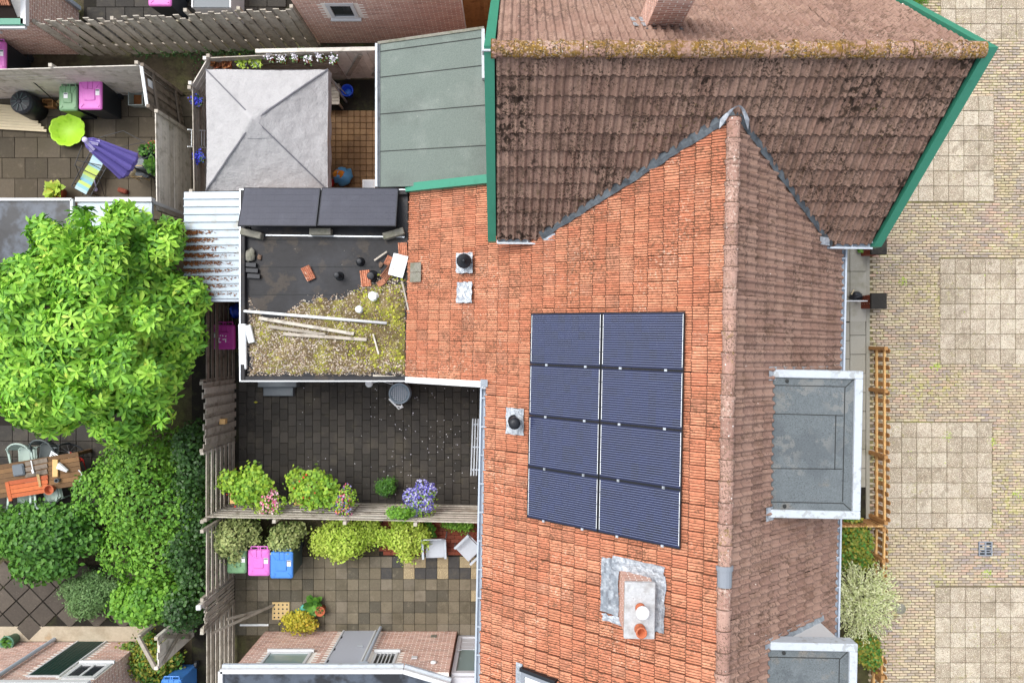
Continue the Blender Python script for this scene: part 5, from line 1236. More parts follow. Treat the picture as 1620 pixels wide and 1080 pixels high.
def bin_(px,py,label,lid,body="bin_body",w=.57,dp=.72,h=1.06,rz=0.0,marks=False,sticker=None,group="wheelie bins",ground=None):
    p=P(px,py,h); t=thing("wheelie_bin",label,"wheelie bin",(p.x,p.y,0),rz,group=group)
    a,c=w/2,dp/2; b=MB(); s_=.80
    b.hexa([(-a*s_,-c*s_,.06),(a*s_,-c*s_,.06),(a*s_,c*s_,.06),(-a*s_,c*s_,.06)],[(-a*.95,-c*.95,h-.10),(a*.95,-c*.95,h-.10),(a*.95,c*.95,h-.10),(-a*.95,c*.95,h-.10)])
    b.box(-a*.98,-c*.98,h-.0999,a*.98,c*.98,h-.07); b.build("body",body,t,world=False)
    b=MB(); r_=.05
    def rr_(k,z,i): 
        pts=[]
        for (sx,sy,a0) in ((1,1,0),(-1,1,pi/2),(-1,-1,pi),(1,-1,1.5*pi)):
            for q in range(4):
                an=a0+q*pi/6; pts.append((sx*(a-i-r_)+r_*math.cos(an),sy*(c-i-r_)+r_*math.sin(an),z))
        return pts
    rings=[rr_(0,h-.069,0),rr_(0,h-.03,0),rr_(0,h-.005,.025),rr_(0,h,.06)]; n=16
    vs=[v for r in rings for v in r]; fs=[(i*n+k,i*n+(k+1)%n,(i+1)*n+(k+1)%n,(i+1)*n+k) for i in range(3) for k in range(n)]+[tuple(range(3*n,4*n)),tuple(range(n-1,-1,-1))]
    b.add(vs,fs); L_=b.build("lid",lid,t,world=False)
    q=MB(); q.bevbox(-a*.5,-c*.42,h+.0005,a*.5,c*.42,h+.022,.018); q.build("lid_panel",lid,L_,world=False)
    for k in range(-1,2,2):
        q=MB(); q.beam((k*a*.55,-c*.62,h+.004),(k*a*.8,-c*.8,h+.004),.05,.02); q.build("lid_grip",lid,L_,world=False)
    for k in (-1,1):
        MB().beam((k*.06,c*.42,h+.006),(k*.06,c*.98,h-.0),.018,.02).build("lid_rib",lid,L_,world=False); MB().beam((k*a*.55,c*.45,h+.004),(k*a*.85,c*.85,h-.0),.015,.015).build("lid_rib",lid,L_,world=False)
    q=MB(); q.tube([(-a*.75,c+.06,h-.06),(a*.75,c+.06,h-.06)],.016,8)
    for k in (-.75,-.1,.1,.75): q.beam((a*k,c*.9,h-.06),(a*k,c+.06,h-.06),.025,.03)
    q.build("handle",lid,t,world=False)
    for k in (-1,1):
        q=MB(); q.lathe([(.02,-.03),(.1,-.03),(.1,.03),(.02,.03)],(0,0,0),16,M=Matrix.Translation((k*a*.86,c*.86,.1))@Matrix.Rotation(pi/2,4,'Y')); q.build("wheel","bin_body",t,world=False)
    sx=sticker if sticker else .68
    q=MB(); q.box(a*sx-.05,-c*.05,h+.001 if abs(sx)>.55 else h+.0225,a*sx+.05,c*.38,h+.006 if abs(sx)>.55 else h+.0255); st=q.build("sticker","sticker",t,world=False)
    q=MB(); q.box(a*sx-.045,c*.26,h+.0061 if abs(sx)>.55 else h+.0256,a*sx+.045,c*.36,h+.0068 if abs(sx)>.55 else h+.0262); q.build("sticker_print","slate_grey",st,world=False)
    if marks:
        q=MB(); z=h+.0225
        def st_(x0,y0,x1,y1,w_=.022): q.beam((x0,y0,z),(x1,y1,z),w_,.004)
        # hand painted: a small row of dabs over a C and a 4-like stroke
        st_(-.085,.03,-.06,.045); st_(-.02,.05,-.01,.015); st_(.05,.01,.07,.035)
        st_(-.12,-.04,-.12,-.13,.03); st_(-.12,-.13,-.06,-.125); st_(-.12,-.04,-.08,-.035)
        st_(-.02,-.06,.07,-.05); st_(.06,-.05,.055,-.13)
        q.build("painted_mark","sticker",t,world=False)
    return t
bin_(107,155,"small green-lidded wheelie bin next to the pink-lidded one by the pale fence","bin_green",w=.46,dp=.62,h=.98,sticker=-.15)
bin_(142,150,"pink-lidded black wheelie bin beside the green one by the pale fence","bin_pink")
bin_(354,533,"magenta wheelie bin lid with painted white marks beside the rubber roof","bin_magenta",w=.54,dp=.62,marks=True,sticker=-.78)
bin_(374,888,"green wheelie bin half hidden under the variegated shrub","bin_green","bin_body_grey",w=.48,dp=.6,h=1.0)
bin_(409,890,"pink-lidded wheelie bin between the green and the blue bins","bin_pink","bin_body_grey",w=.54,dp=.66)
bin_(445,894,"blue-lidded wheelie bin at the end of the row on the tiles","bin_blue","bin_body_grey",w=.56,dp=.66)
bin_(-10,88,"pink-lidded black wheelie bin in the alley behind the pale fence","bin_pink")
bin_(270,1098,"blue wheelie bin below the pale gate","bin_blue","bin_blue",w=.5)
bin_(252,-14,"pink-lidded bin in the far yard beyond the arched fence","bin_pink")
def simple(mb,name,m,label,cat,group=None,smooth=False,M=None): return mb.build(name,m,None,M=M,smooth=smooth,label=label,cat=cat,group=group)
# ---- left garden
p=P(30,160,.7); t=thing("compost_bin","round black compost bin with ribbed lid by the pale fence","compost bin",(p.x,p.y,0))
b=MB(); b.smooth=True; b.lathe([(.31,0),(.29,.5),(.27,.58)],(p.x,p.y,0),24); b.build("body","bin_body",t)
b=MB(); b.lathe([(.28,.575),(.29,.61),(.24,.66),(.06,.69),(.05,.71),(.02,.72)],(p.x,p.y,0),24); L_=b.build("lid","bin_body",t)
for k in range(10): a=2*pi*k/10; MB().beam((p.x+.07*math.cos(a),p.y+.07*math.sin(a),.695),(p.x+.23*math.cos(a),p.y+.23*math.sin(a),.675),.02,.015).build("lid_rib","bin_body_grey",L_)
t=thing("deck_mat","cream slatted deck mat leaning near the compost bin","deck mat",(-13.3,6.1,0))
for k in range(9): MB().beam((-13.9+.005*k,6.22-.075*k,.10),(-12.80+.075*k,6.12-.075*k,.10),.066,.03,tint=R.random()).build("slat","cream_deck",t)
b=MB()
for x in (-13.6,-13.1): b.beam((x,6.2,.06),(x+.1,5.6,.06),.05,.05)
b.build("bearer","pale_cane",t)
t=thing("garden_brush","long-handled brush leaning on the pale fence beside the green bin","brush",(-11.9,6.0,0))
MB().tube([P(92,165,.1),P(62,138,.9),P(38,118,1.4)],.014,6).build("handle","black_metal",t); MB().beam(P(86,168,.05),P(96,160,.05),.08,.06).build("brush_head","pale_cane",t)
t=thing("wooden_crate","small open wooden box beside the compost bin","crate",(*P(83,167)[:2],0))
q=P(83,167); 
for (a_,b_,c_,d_) in ((-.14,-.1,.14,-.08),(-.14,.08,.14,.1),(-.14,-.08,-.12,.08),(.12,-.08,.14,.08)): MB().box(q.x+a_,q.y+b_,.012,q.x+c_,q.y+d_,.2).build("side","brown_wood",t)
MB().box(q.x-.12,q.y-.08,.012,q.x+.12,q.y+.08,.03).build("bottom","brown_wood",t)
p=P(214,155,.3); t=thing("storage_tub","clear plastic tub of wet leaves by the plank gate","tub",(p.x,p.y,0))
for (a_,b_,c_,d_) in ((-.19,-.19,.19,-.17),(-.19,.17,.19,.19),(-.19,-.17,-.17,.17),(.17,-.17,.19,.17)): MB().hexa([(p.x+a_*.85,p.y+b_*.85,.012),(p.x+c_*.85,p.y+b_*.85,.012),(p.x+c_*.85,p.y+d_*.85,.012),(p.x+a_*.85,p.y+d_*.85,.012)],[(p.x+a_,p.y+b_,.3),(p.x+c_,p.y+b_,.3),(p.x+c_,p.y+d_,.3),(p.x+a_,p.y+d_,.3)]).build("side","clear_plastic",t)
MB().box(p.x-.145,p.y-.145,.013,p.x+.145,p.y+.145,.1).build("leaf_sludge","leaf_litter",t)
p=P(106,204,.2); b=MB(); K=44; rings=[]
for (r,z) in ((.30,.012),(.40,.19),(.43,.20),(.42,.18),(.37,.17),(.31,.05),(.0,.045)):
    ring=[]
    for k in range(K):
        a=2*pi*k/K; sc=1+.08*abs(math.sin(a*5.5)) if r>.3 else 1; sq=1.0-(.2*max(0,math.sin(a-.3))**6)
        ring.append((p.x+r*1.04*sc*sq*math.cos(a),p.y+r*1.0*sc*sq*math.sin(a),z))
    rings.append(ring)
b.add([v for r in rings for v in r],[(i*K+k,i*K+(k+1)%K,(i+1)*K+(k+1)%K,(i+1)*K+k) for i in range(6) for k in range(K)]); simple(b,"sandpit_shell","lime_plastic","lime green shell-shaped sandpit on the garden slabs","sandpit",smooth=True)
# folded parasol
t=thing("folded_parasol","folded purple parasol leaning over the sun lounger","parasol",(*P(232,276)[:2],0))
tip=P(136,222,1.75); low=P(205,264,.95); foot=P(236,277,.45); ax=(low-tip).normalized(); s1=ax.cross(Vector((0,0,1))).normalized(); s2=s1.cross(ax)
b=MB(); K=32; rings=[]
for (f_,r) in ((-.02,.02),(.0,.07),(.08,.15),(.3,.22),(.7,.32),(.97,.40),(1.05,.30)):
    ring=[]
    for k in range(K):
        a=2*pi*k/K; rr_=r*(.58+.42*abs(math.cos(a*4))**.7); ring.append(tip+(low-tip)*f_+s1*rr_*math.cos(a)+s2*rr_*.62*math.sin(a))
    rings.append(ring)
b.add([v for r in rings for v in r],[(i*K+k,i*K+(k+1)%K,(i+1)*K+(k+1)%K,(i+1)*K+k) for i in range(6) for k in range(K)]); b.build("canopy","purple_cloth",t)
b=MB(); b.lathe([(.02,.0),(.065,.02),(.065,.08),(.02,.1)],(tip.x,tip.y,tip.z-.02),14); b.build("finial","lilac",t,smooth=True)
b=MB(); 
for k in range(6):
    a=2*pi*k/6; b.beam(tip+s2*.05+s1*.02,tip+(low-tip)*.22+s1*.17*math.cos(a)+s2*abs(.12*math.sin(a))+Vector((0,0,.02)),.07,.01)
b.build("top_flap","lilac",t)
MB().tube([low-ax*.3,foot,P(246,283,.02)],.022,8).build("pole","black_metal",t)
b=MB(); b.lathe([(.28,.0),(.28,.05),(.2,.09),(.03,.1)],(P(229,266).x,P(229,266).y,.02),20); b.build("base","slate_grey",t)
# lounger with towel
t=thing("sun_lounger","black metal sun lounger with blue and green striped towel","sun lounger",(*P(146,270)[:2],0))
ca,cb=P(128,303,.32),P(164,238,.32); dv=(cb-ca).normalized(); sv=Vector((-dv.y,dv.x,0))
b=MB()
for s in (-.28,.28): b.tube([ca+sv*s,cb+sv*s],.013,6)
for f_ in (0,.45,.62,1): q=ca.lerp(cb,f_); b.tube([q-sv*.28,q+sv*.28],.013,6)
b.build("frame","black_metal",t)
for f_ in (.08,.92):
    for s in (-.26,.26): q=ca.lerp(cb,f_)+sv*s; MB().tube([q,(q.x,q.y,.012)],.012,6).build("leg","black_metal",t)
ba,bb_=cb,P(112,262,.75); 
b=MB(); b.tube([P(118,262,.45),P(155,280,.5)],.012,6); b.tube([P(121,254,.4),P(160,262,.45)],.012,6); b.tube([P(118,262,.4),P(130,230,.35)],.01,6); b.build("arm_frame","black_metal",t)
b=MB(); N=12
for i in range(N):
    q0,q1=ca.lerp(cb,i/N*.86),ca.lerp(cb,(i+1)/N*.86); z0=.02+.015*math.sin(i*1.3); z1=.02+.015*math.sin((i+1)*1.3)
    b.add([q0-sv*.17+Vector((0,0,z0)),q0+sv*.17+Vector((0,0,z0)),q1+sv*.17+Vector((0,0,z1)),q1-sv*.17+Vector((0,0,z1))],[(0,1,2,3)],[.95,.8,.62,.2,.3,.55,.58,.5,.15,.05,.1,.2][i])
tw=b.build("towel","towel",None,label="towel striped pale blue and green draped along the sun lounger",cat="towel")
t=thing("drying_frame","thin dark metal clothes drying frame standing round the parasol","drying frame",(-10.8,5.2,0))
seq=[(157,218,.85),(195,207,.85),(242,232,.85),(240,268,.5),(247,300,.05)]
MB().tube([P(*s) for s in seq],.009,6).build("tube","black_metal",t); MB().tube([P(228,225,.85),P(190,233,.8)],.008,6).build("tube","black_metal",t)
MB().tube([P(120,262,.6),P(135,308,.05)],.009,6).build("tube","black_metal",t); MB().tube([P(155,276,.6),P(166,312,.05)],.009,6).build("tube","black_metal",t)
b=MB(); q=P(152,300,.03); b.lathe([(.05,.0),(.055,.02),(.02,.02)],(q.x,q.y,.03),10); b.beam((q.x,q.y+.05,.04),(q.x-.03,q.y+.28,.05),.025,.02); simple(b,"toy_spade","lilac","lilac toy spade on the slabs beside the lounger","toy")
b=MB(); b.beam(P(197,276,.03),P(204,267,.03),.03,.03); simple(b,"wooden_peg","cream_deck","small pale wooden stick on the slabs under the parasol pole","stick")
b=MB(); b.bevbox(-.12,-.06,0,.12,.06,.12,.025); simple(b,"broken_brick","red_paver","rounded red brick lying by the white roof edge","brick",M=Matrix.Translation((*P(197,303)[:2],.022))@Matrix.Rotation(-.3,4,'Z'))
t=thing("cane_stool","small cane stool with a round pale cushion under the leafy pots","stool",(*P(224,277)[:2],0)); q=P(224,277)
for k in (-1,1):
    MB().tube([(q.x-.05,q.y+k*.14,.42),(q.x+.24,q.y+k*.14,.42)],.016,6).build("rail","pale_cane",t)
    for x in (-.04,.22): MB().tube([(q.x+x,q.y+k*.14,.42),(q.x+x,q.y+k*.14,.02)],.014,6).build("leg","pale_cane",t)
b=MB(); b.smooth=True; b.lathe([(.02,.44),(.12,.45),(.14,.5),(.11,.56),(.02,.58)],(q.x-.02,q.y,0),18); b.build("cushion","cream_deck",t)
def pot(px,py,label,r=.14,h=.26,pm="terracotta",lm="leaf_mid",n=40,L=.14,kind="oval",z0=.02,group=None,el=(.2,1.2),soil=True,name="potted_plant",petals=None):
    p=P(px,py,z0+h); t=thing(name,label,"potted plant",(p.x,p.y,z0),group=group)
    b=MB(); b.smooth=True; b.lathe([(r*.72,0),(r*.95,h*.85),(r*1.08,h*.86),(r*1.08,h),(r*.92,h),(r*.9,h*.86)],(p.x,p.y,z0),18); b.build("pot",pm,t)
    hosta(None,None,p.x,p.y,n,L,lm,h=h*.9+.06,z0=z0+h*.35,kind=kind,parent=t,el=el)
    if petals:
        N=petals[1]; pts=np.stack([p.x+NR.normal(size=N)*r*.7,p.y+NR.normal(size=N)*r*.7,z0+h+.06+NR.random(N)*.12],1); nm=NR.normal(size=(N,3))*.4; nm[:,2]+=1
        V,F,T=scatter("petals",petals[0],pts,nm,NR.uniform(.025,.05,N),"round"); ob("petals",raw_mesh("petals",petals[0],V,F,T),t,True,kind="stuff")
    return t
pot(87,302,"terracotta pot with yellow-green leaves and a yellow flower","" and 0 or .17,.3,"terracotta","leaf_lime",46,.22,petals=("leaf_yellow",26))
pot(242,232,"orange terracotta pot of seedlings against the grey fence",.15,.28,"terracotta","leaf_mid",30,.1)
pot(229,240,"black pot of small leaves against the grey fence",.16,.28,"bin_body","leaf_mid",34,.1)
pot(243,262,"leafy green plant spilling in front of the grey fence",.17,.3,"slate_grey","leaf_mid",70,.2)
b=MB(); b.bevbox(-.22,-.16,0,.22,.16,.16,.05); simple(b,"plastic_basin","slate_grey","grey plastic basin under the parasol pole","basin",M=Matrix.Translation((*P(228,263)[:2],.13))@Matrix.Rotation(.1,4,'Z'))
b=MB(); b.beam(P(-10,127,1.2),P(16,126,1.2),.09,.08); simple(b,"wooden_shelf","rail_wood","short yellow wooden shelf fixed to the pale fence","shelf")
# neighbour's roofs under the big tree
t=thing("flat_roof_shed","shed with puddled dark flat roof and white edge under the big tree","shed",(-12,2.4,0))
z=2.3; a_=P(115,316,z); MB().box(-15,1.0,0,a_.x-.05,a_.y-.05,z-.1).build("wall","plain_brick_wall",t); MB().box(-15,.9,z-.0999,a_.x,a_.y,z).build("flat_roof","puddled_rubber",t)
MB().beam((-15,a_.y,z),(a_.x,a_.y,z),.06,.1).build("roof_edge","white_paint",t); MB().beam((a_.x,.9,z),(a_.x,a_.y,z),.06,.1).build("roof_edge","white_paint",t)
t=thing("white_canopy_roof","narrow roof with white edging between the big tree and the slab garden","roof",(-9.3,2.8,0))
a_=P(120,312,2.3); c_=P(238,312,2.3); MB().box(a_.x,a_.y-1.6,2.16,c_.x,a_.y-.1,2.24).build("roof_sheet","corrugated",t); MB().box(a_.x-.02,a_.y-.1,2.12,c_.x+.02,a_.y,2.3).build("roof_edge","white_paint",t)
for x in (a_.x+.1,c_.x-.1): MB().box(x-.04,a_.y-.1,0,x+.04,a_.y-.02,2.12).build("post","white_paint",t)
# ---- far yard
t=thing("storage_box","blue-grey slatted storage box with white edges beyond the arched fence","storage box",(*P(325,2)[:2],0))
MB().box(-8.0,8.35,0,-7.05,9.3,.9).build("body","pale_grey_wood_frame",t)
for k in range(4): MB().box(-7.97,8.36+.235*k,.901,-7.08,8.36+.235*k+.225,.93).build("lid_board","slate_grey",t)
for x in (-8.02,-7.07): MB().box(x,8.35,.9005,x+.04,9.3,.95).build("edge","white_paint",t)
# ---- gazebo garden
def hang(px,py,label,lm,pm="white_plastic",n=40,L=.07,r=.1,z=1.35,petals=None,group=None): return pot(px,py,label,r,.16,pm,lm,n,L,"oval",z,group,(.1,1.3),petals=petals,name="hanging_pot")
hang(312,162,"blue flowers in a white pot on the gazebo side fence, by the angled corner","leaf_mid",petals=("petal_blue",110))
hang(316,250,"blue flowers in a white pot on the gazebo side fence, below the white rack","leaf_mid",petals=("petal_blue",110))
hang(342,101,"dry brown potted plant hooked on the fence, next to the angled corner","leaf_litter","terracotta",50,.08); hang(359,101,"dry brown potted plant hooked on the fence, beside a lime green one","leaf_litter","terracotta",50,.08)
hang(383,100,"lime green potted plant hooked on the fence, beside a brown one","leaf_lime","white_plastic",60,.08); hang(405,100,"lime green potted plant hooked on the fence, beside the white flowers","leaf_lime","white_plastic",60,.08)
for k in range(6): hang(428+20*k,92+ (k%2)*3,"white trailing flowers in a small pot on the fence behind the gazebo","leaf_sage","terracotta",26,.07,.07,1.45,petals=("petal_white",36),group="pots of white flowers on the fence")
t=thing("white_rack","white metal towel rack hung on the gazebo side fence","rack",(-7.6,5.0,0))
for y in (205,232): MB().tube([P(297,y,1.7),P(325,y+2,1.2)],.014,6).build("bar","white_plastic",t)
for k in range(6): MB().tube([P(303+4*k,206,1.62-.08*k),P(303+4*k,231,1.62-.08*k)],.008,6).build("rod","white_plastic",t)
b=MB(); b.smooth=True; p=P(312,187,1.2); b.lathe([(.09,.0),(.1,.1),(.1,.32),(.05,.4),(.045,.45),(.02,.46)],(p.x,p.y,.8),16); simple(b,"gas_bottle","gas_green","green bottle standing beside the gazebo above the white rack","bottle")
t=thing("bottle_shelf","small wooden shelf board on the gazebo side fence","shelf",(p.x,p.y,0)); MB().box(-7.62,p.y-.2,.76,p.x+.14,p.y+.2,.799).build("board","old_wood",t)
p=P(549,143,.3); t=thing("bucket","bright blue bucket with mop handle on the gazebo yard","bucket",(p.x,p.y,0)); b=MB(); b.smooth=True; b.lathe([(.10,0),(.15,.28),(.165,.29),(.15,.3),(.13,.28),(.10,.05),(.02,.05)],(p.x,p.y,.01),20); b.build("body","blue_plastic",t)
b=MB(); b.smooth=True; b.lathe([(.02,.0),(.09,.01),(.08,.05),(.02,.06)],(p.x-.02,p.y+.03,.06),14); b.build("cloth","bin_blue",t)
b=MB(); b.tube([P(547,149,.4),P(520,120,1.3)],.014,6); simple(b,"mop_handle","steel","thin pale mop handle leaning by the blue bucket","mop")
t=thing("wooden_crate","grey slatted wooden planter box half under the gazebo","crate",(*P(527,145)[:2],0))
q=P(527,148,.45)
for k in range(6): MB().box(q.x-.35,q.y-.28+.09*k,.42,q.x+.16,q.y-.28+.09*k+.08,.45,R.random()).build("slat","old_wood",t)
for x in (-.34,.12):
    for y in (-.27,.2): MB().box(q.x+x,q.y+y,.0,q.x+x+.04,q.y+y+.04,.419).build("leg","old_wood",t)
p=P(538,278,.3)
def blob(cx,cy,z,rx,ry,rz_,m,name,label,cat,parent=None,seed=0,amp=.25,n=16):
    b=MB(); rings=[]
    for i in range(9):
        th=pi*i/8; ring=[]
        for k in range(n):
            a=2*pi*k/n; d_=Vector((math.sin(th)*math.cos(a),math.sin(th)*math.sin(a),-math.cos(th))); f_=1+amp*mnoise.noise(d_*2.2+Vector((seed,seed*2,0)))
            ring.append((cx+d_.x*rx*f_,cy+d_.y*ry*f_,z+rz_+d_.z*rz_*f_*.95))
        rings.append(ring)
    b.add([v for r in rings for v in r],[(i*n+k,i*n+(k+1)%n,(i+1)*n+(k+1)%n,(i+1)*n+k) for i in range(8) for k in range(n)])
    return b.build(name,m,parent,smooth=True,label=label,cat=cat)
t=thing("shopping_bag","crumpled light blue bag with orange contents on the brown tiles","bag",(p.x,p.y,0))
blob(p.x+.05,p.y,.01,.24,.24,.2,"sky_blue_bag","bag",None,None,t,3,.4); blob(p.x-.03,p.y+.02,.24,.15,.12,.09,"orange_cloth","contents",None,None,t,5,.6)
blob(P(521,289,.2).x,P(521,289,.2).y,.01,.12,.12,.14,"red_plastic","red_bag","small red bundle beside the blue bag, at the gazebo edge","bundle",None,7,.5)
t=thing("window_box","white-framed grey hatch at the foot of the felt roof wall","hatch",(*P(583,290)[:2],0)); q=P(583,290,.6); MB().box(q.x-.16,q.y-.2,0,q.x+.16,q.y+.1,.58).build("box","white_paint",t); MB().box(q.x-.12,q.y-.16,.5801,q.x+.12,q.y+.06,.59).build("panel","grey_mesh",t)
# ---- on the rubber roof
Zr=2.62
b=MB(); nx,ny=60,34; rows=[]; gx0,gx1,gy0,gy1=-5.93,-2.42,-.74,1.28
def edgef(x,y):
    u=(x-gx0)/(gx1-gx0); v=(y-gy0)/(gy1-gy0); lim=.93-.28*max(0,math.sin(u*5.5+.4))*(u<.85)-.08*math.sin(u*14)+(.25 if u>.82 else 0)
    return min(u*14,(1-u)*30+.3,v*12,(lim-v)*9)
for j in range(ny+1):
    row=[]
    for i in range(nx+1):
        x=gx0+(gx1-gx0)*i/nx; y=gy0+(gy1-gy0)*j/ny; e=max(-1,min(1,edgef(x,y)+.5*mnoise.noise(Vector((x*4,y*4,0)))))
        row.append((x,y,Zr+(.035*e+.02*mnoise.noise(Vector((x*5,y*5,2))) if e>0 else -.03)))
    rows.append(row)
b.sheet(rows); mo=b.build("moss_bed","roof_moss",None,smooth=True,label="bed of moss and soil spread over half the rubber roof",cat="moss",kind="stuff")
b=MB(); octa=[(1,0,0),(0,1,0),(-1,0,0),(0,-1,0),(0,0,.7),(0,0,-.5)]; of=[(0,1,4),(1,2,4),(2,3,4),(3,0,4)]
cnt=0
while cnt<5200:
    x=R.uniform(gx0-.05,gx1+.02); y=R.uniform(gy0-.05,gy1+.15); e=edgef(x,y)+.6*mnoise.noise(Vector((x*4,y*4,0)))
    dens=.9-.75*max(0,min(1,(x+5.2)/2.2))*(1 if -.4<y<1.1 else .35)+.35*mnoise.noise(Vector((x*1.7,y*1.7,6)))
    if e<-.25 or R.random()>dens: continue
    s=R.uniform(.010,.024); M=Matrix.Translation((x,y,Zr+max(0,.035*min(1,max(0,e)))+.006))@Matrix.Rotation(R.random()*6.28,4,'Z')@Matrix.Diagonal((s,s*R.uniform(.6,1),s*.8,1)); b.add(octa,of,R.random(),M); cnt+=1
tag(b.build("roof_gravel","pebble"),"loose pale gravel scattered over the mossy rubber roof","gravel","stuff")
N=2600; xs=NR.uniform(gx0+.3,gx1,N); ys=NR.uniform(gy0+.05,gy1+.3,N); f_=np.clip((xs+5.0)/2.4,0,1)*.8+.3*np.sin(xs*3.1+ys*2)*np.cos(ys*3.7); ok=(f_>.42+NR.random(N)*.35); ex=np.array([edgef(a,c)>-.1 for a,c in zip(xs,ys)])|((xs>-2.85)&(ys<1.6)); ok&=ex
pts=np.stack([xs[ok],ys[ok],np.full(ok.sum(),Zr+.045)],1); nm=NR.normal(size=pts.shape)*.7; nm[:,2]+=1
V,F,T=scatter("m","moss_tuft",pts,nm,NR.uniform(.025,.06,len(pts)),"round"); tag(ob("roof_moss_tufts",raw_mesh("roof_moss_tufts","moss_tuft",V,F,T)),"yellow-green moss tufts growing at the tiled side of the rubber roof","moss","stuff")
b=MB(); b.tube([P(386,492,Zr+.1),P(612,511,Zr+.1)],.032,10); simple(b,"drain_pipe","white_plastic","long white plastic pipe lying across the gravel roof","pipe",smooth=True)
for i,(a_,c_,lab) in enumerate((((410,503),(560,528),"rotten grey plank lying under the long white pipe"),((425,516),(515,529),"short mossy plank next to the longest grey beam"),((448,528),(580,537),"straight grey beam lying on the gravel roof"),((590,528),(599,560),"short pale stick lying crosswise on the moss"),((590,595),(634,598),"short plank end lying along the roof edge parapet"),((636,445),(647,495),"thin grey lath leaning beside the orange tiles"),((592,412),(612,398),"thin stick lying near the black vent pipe"))):
    b=MB(); w_=.07 if i in (0,1,2,4) else .035; b.beam(P(a_[0],a_[1],Zr+.09),P(c_[0],c_[1],Zr+.09),w_,.045 if w_>.05 else .02,tint=R.random()); simple(b,"old_plank","old_wood" if i!=3 else "pale_wood",lab,"plank")
for px,py,w_,l_,rz,lab in ((384,548,.16,1.02,.0,"long white plastic tray standing along the roof edge"),(395,528,.14,.40,.22,"short white plastic tray leaning on the long one")):
    p=P(px,py,Zr+.1); b=MB(); b.bevbox(-w_/2,-l_/2,0,w_/2,l_/2,.08,.015); simple(b,"plastic_tray","white_plastic",lab,"tray",M=Matrix.Translation((p.x,p.y,Zr+.06))@Matrix.Rotation(rz,4,'Z')@Matrix.Rotation(.05,4,'X'))
p=P(630,420,Zr+.1); b=MB(); b.sheet([[(-.17+.085*i,-.25+.1*j,.03*math.sin(i*2+j)+.03) for i in range(5)] for j in range(6)]); simple(b,"plastic_sheet","white_plastic","crumpled white plastic sheet beside the broken tiles","sheet",M=Matrix.Translation((p.x,p.y,Zr+.08))@Matrix.Rotation(-.25,4,'Z'),smooth=True)
tm6=tile_mesh(CLAYP,.36,.02,.02,.4,"clay_tile","x")
for px,py,rz,sc,lab in ((487,432,.45,.9,"single loose orange roof tile lying on the bare black rubber"),(578,440,.1,1.0,"loose orange tile propped against the widest black pipe"),(613,432,-.7,.9,"loose orange tile on the white plastic sheet, lower one"),(614,412,-.5,.6,"broken brown-orange tile piece on top of the plastic sheet"),(637,395,.05,.9,"loose orange tile leaning at the extension roof edge"),(603,447,-1.0,.55,"broken tile shard below the white plastic sheet")):
    p=P(px,py,Zr+.1); me=MB(); me.add(tm6.v,tm6.f,R.random()); me.add([(0,0,-.02),(.222,0,-.02),(.222,.36,-.0),(0,.36,-.0)],[(0,1,2,3)],.5)
    simple(me,"loose_roof_tile","clay_tile",lab,"roof tile",M=Matrix.Translation((p.x,p.y,Zr+.07))@Matrix.Rotation(rz,4,'Z')@Matrix.Rotation(.06,4,'X')@Matrix.Scale(sc,4)@Matrix.Translation((-.11,-.18,0)))
for px,py,sc,lab in ((397,405,.12,"broken pale masonry lump near the corrugated roof"),(603,419,.05,"small pale cube of rubble beside the plastic sheet"),(411,407,.05,"small pinkish rubble chip on the black rubber")):
    p=P(px,py,Zr); blob(p.x,p.y,Zr+.002,sc,sc*1.3,sc*.5,"concrete_block" if sc>.1 else "pebble","rubble",lab,"rubble",None,px%9,.7,10)
b=MB(); 
for k in range(3): p=P(396+3*k,418+9*k,Zr+.08); b.beam((p.x-.15,p.y,Zr+.05),(p.x+.13,p.y-.02,Zr+.06),.09,.07)
simple(b,"rubber_offcuts","black_metal","heap of black rubber offcuts near the corrugated roof","offcuts")
# ---- dark yard
t=thing("garden_steps","two grey stone steps at the foot of the rubber-roofed extension","steps",(*P(445,612)[:2],0))
MB().bevbox(-6.58,-1.18,0,-5.58,-.85,.34,.01).build("step","slate_grey",t); MB().bevbox(-6.5,-1.42,0,-5.72,-1.185,.17,.01).build("step","slate_grey",t)
p=P(632,622,.5); t=thing("laundry_basket","stack of round grey plastic baskets with pale handles","basket",(p.x,p.y,0))
for k in range(3):
    b=MB(); b.smooth=True; z=.02+.14*k; b.lathe([(.19,0),(.25,.2),(.275,.21),(.27,.23),(.24,.22),(.18,.03),(.02,.03)],(p.x,p.y,z),26); bk=b.build("basket","basket_grey",t)
b=MB()
for k in range(9): 
    o=-.2+.05*k; l=math.sqrt(max(0,.205**2-o*o)); b.beam((p.x+o,p.y-l,.50),(p.x+o,p.y+l,.50),.012,.01); b.beam((p.x-l,p.y+o,.51),(p.x+l,p.y+o,.51),.012,.01)
b.build("mesh_top","grey_mesh",t)
b=MB(); b.tube([(p.x-.27,p.y-.14,.5),(p.x-.1,p.y-.31,.5),(p.x+.03,p.y-.34,.5),(p.x+.07,p.y-.3,.5)],.022,8); b.tube([(p.x-.12,p.y-.27,.52),(p.x-.02,p.y-.4,.52),(p.x+.1,p.y-.34,.52)],.018,8); b.build("handle","white_plastic",t)
b=MB(); q=P(582,607,.3); b.smooth=True; b.lathe([(.06,0),(.1,.1),(.1,.14),(.05,.15)],(q.x,q.y,.02),14); b.tube([(q.x+.1,q.y+.02,.12),(q.x+.3,q.y+.07,.06),(q.x+.55,q.y-.02,.03),(q.x+.75,q.y-.06,.05)],.01,6); simple(b,"hose_reel","white_plastic","small white hose fitting with cable below the roof edge","hose",smooth=True)
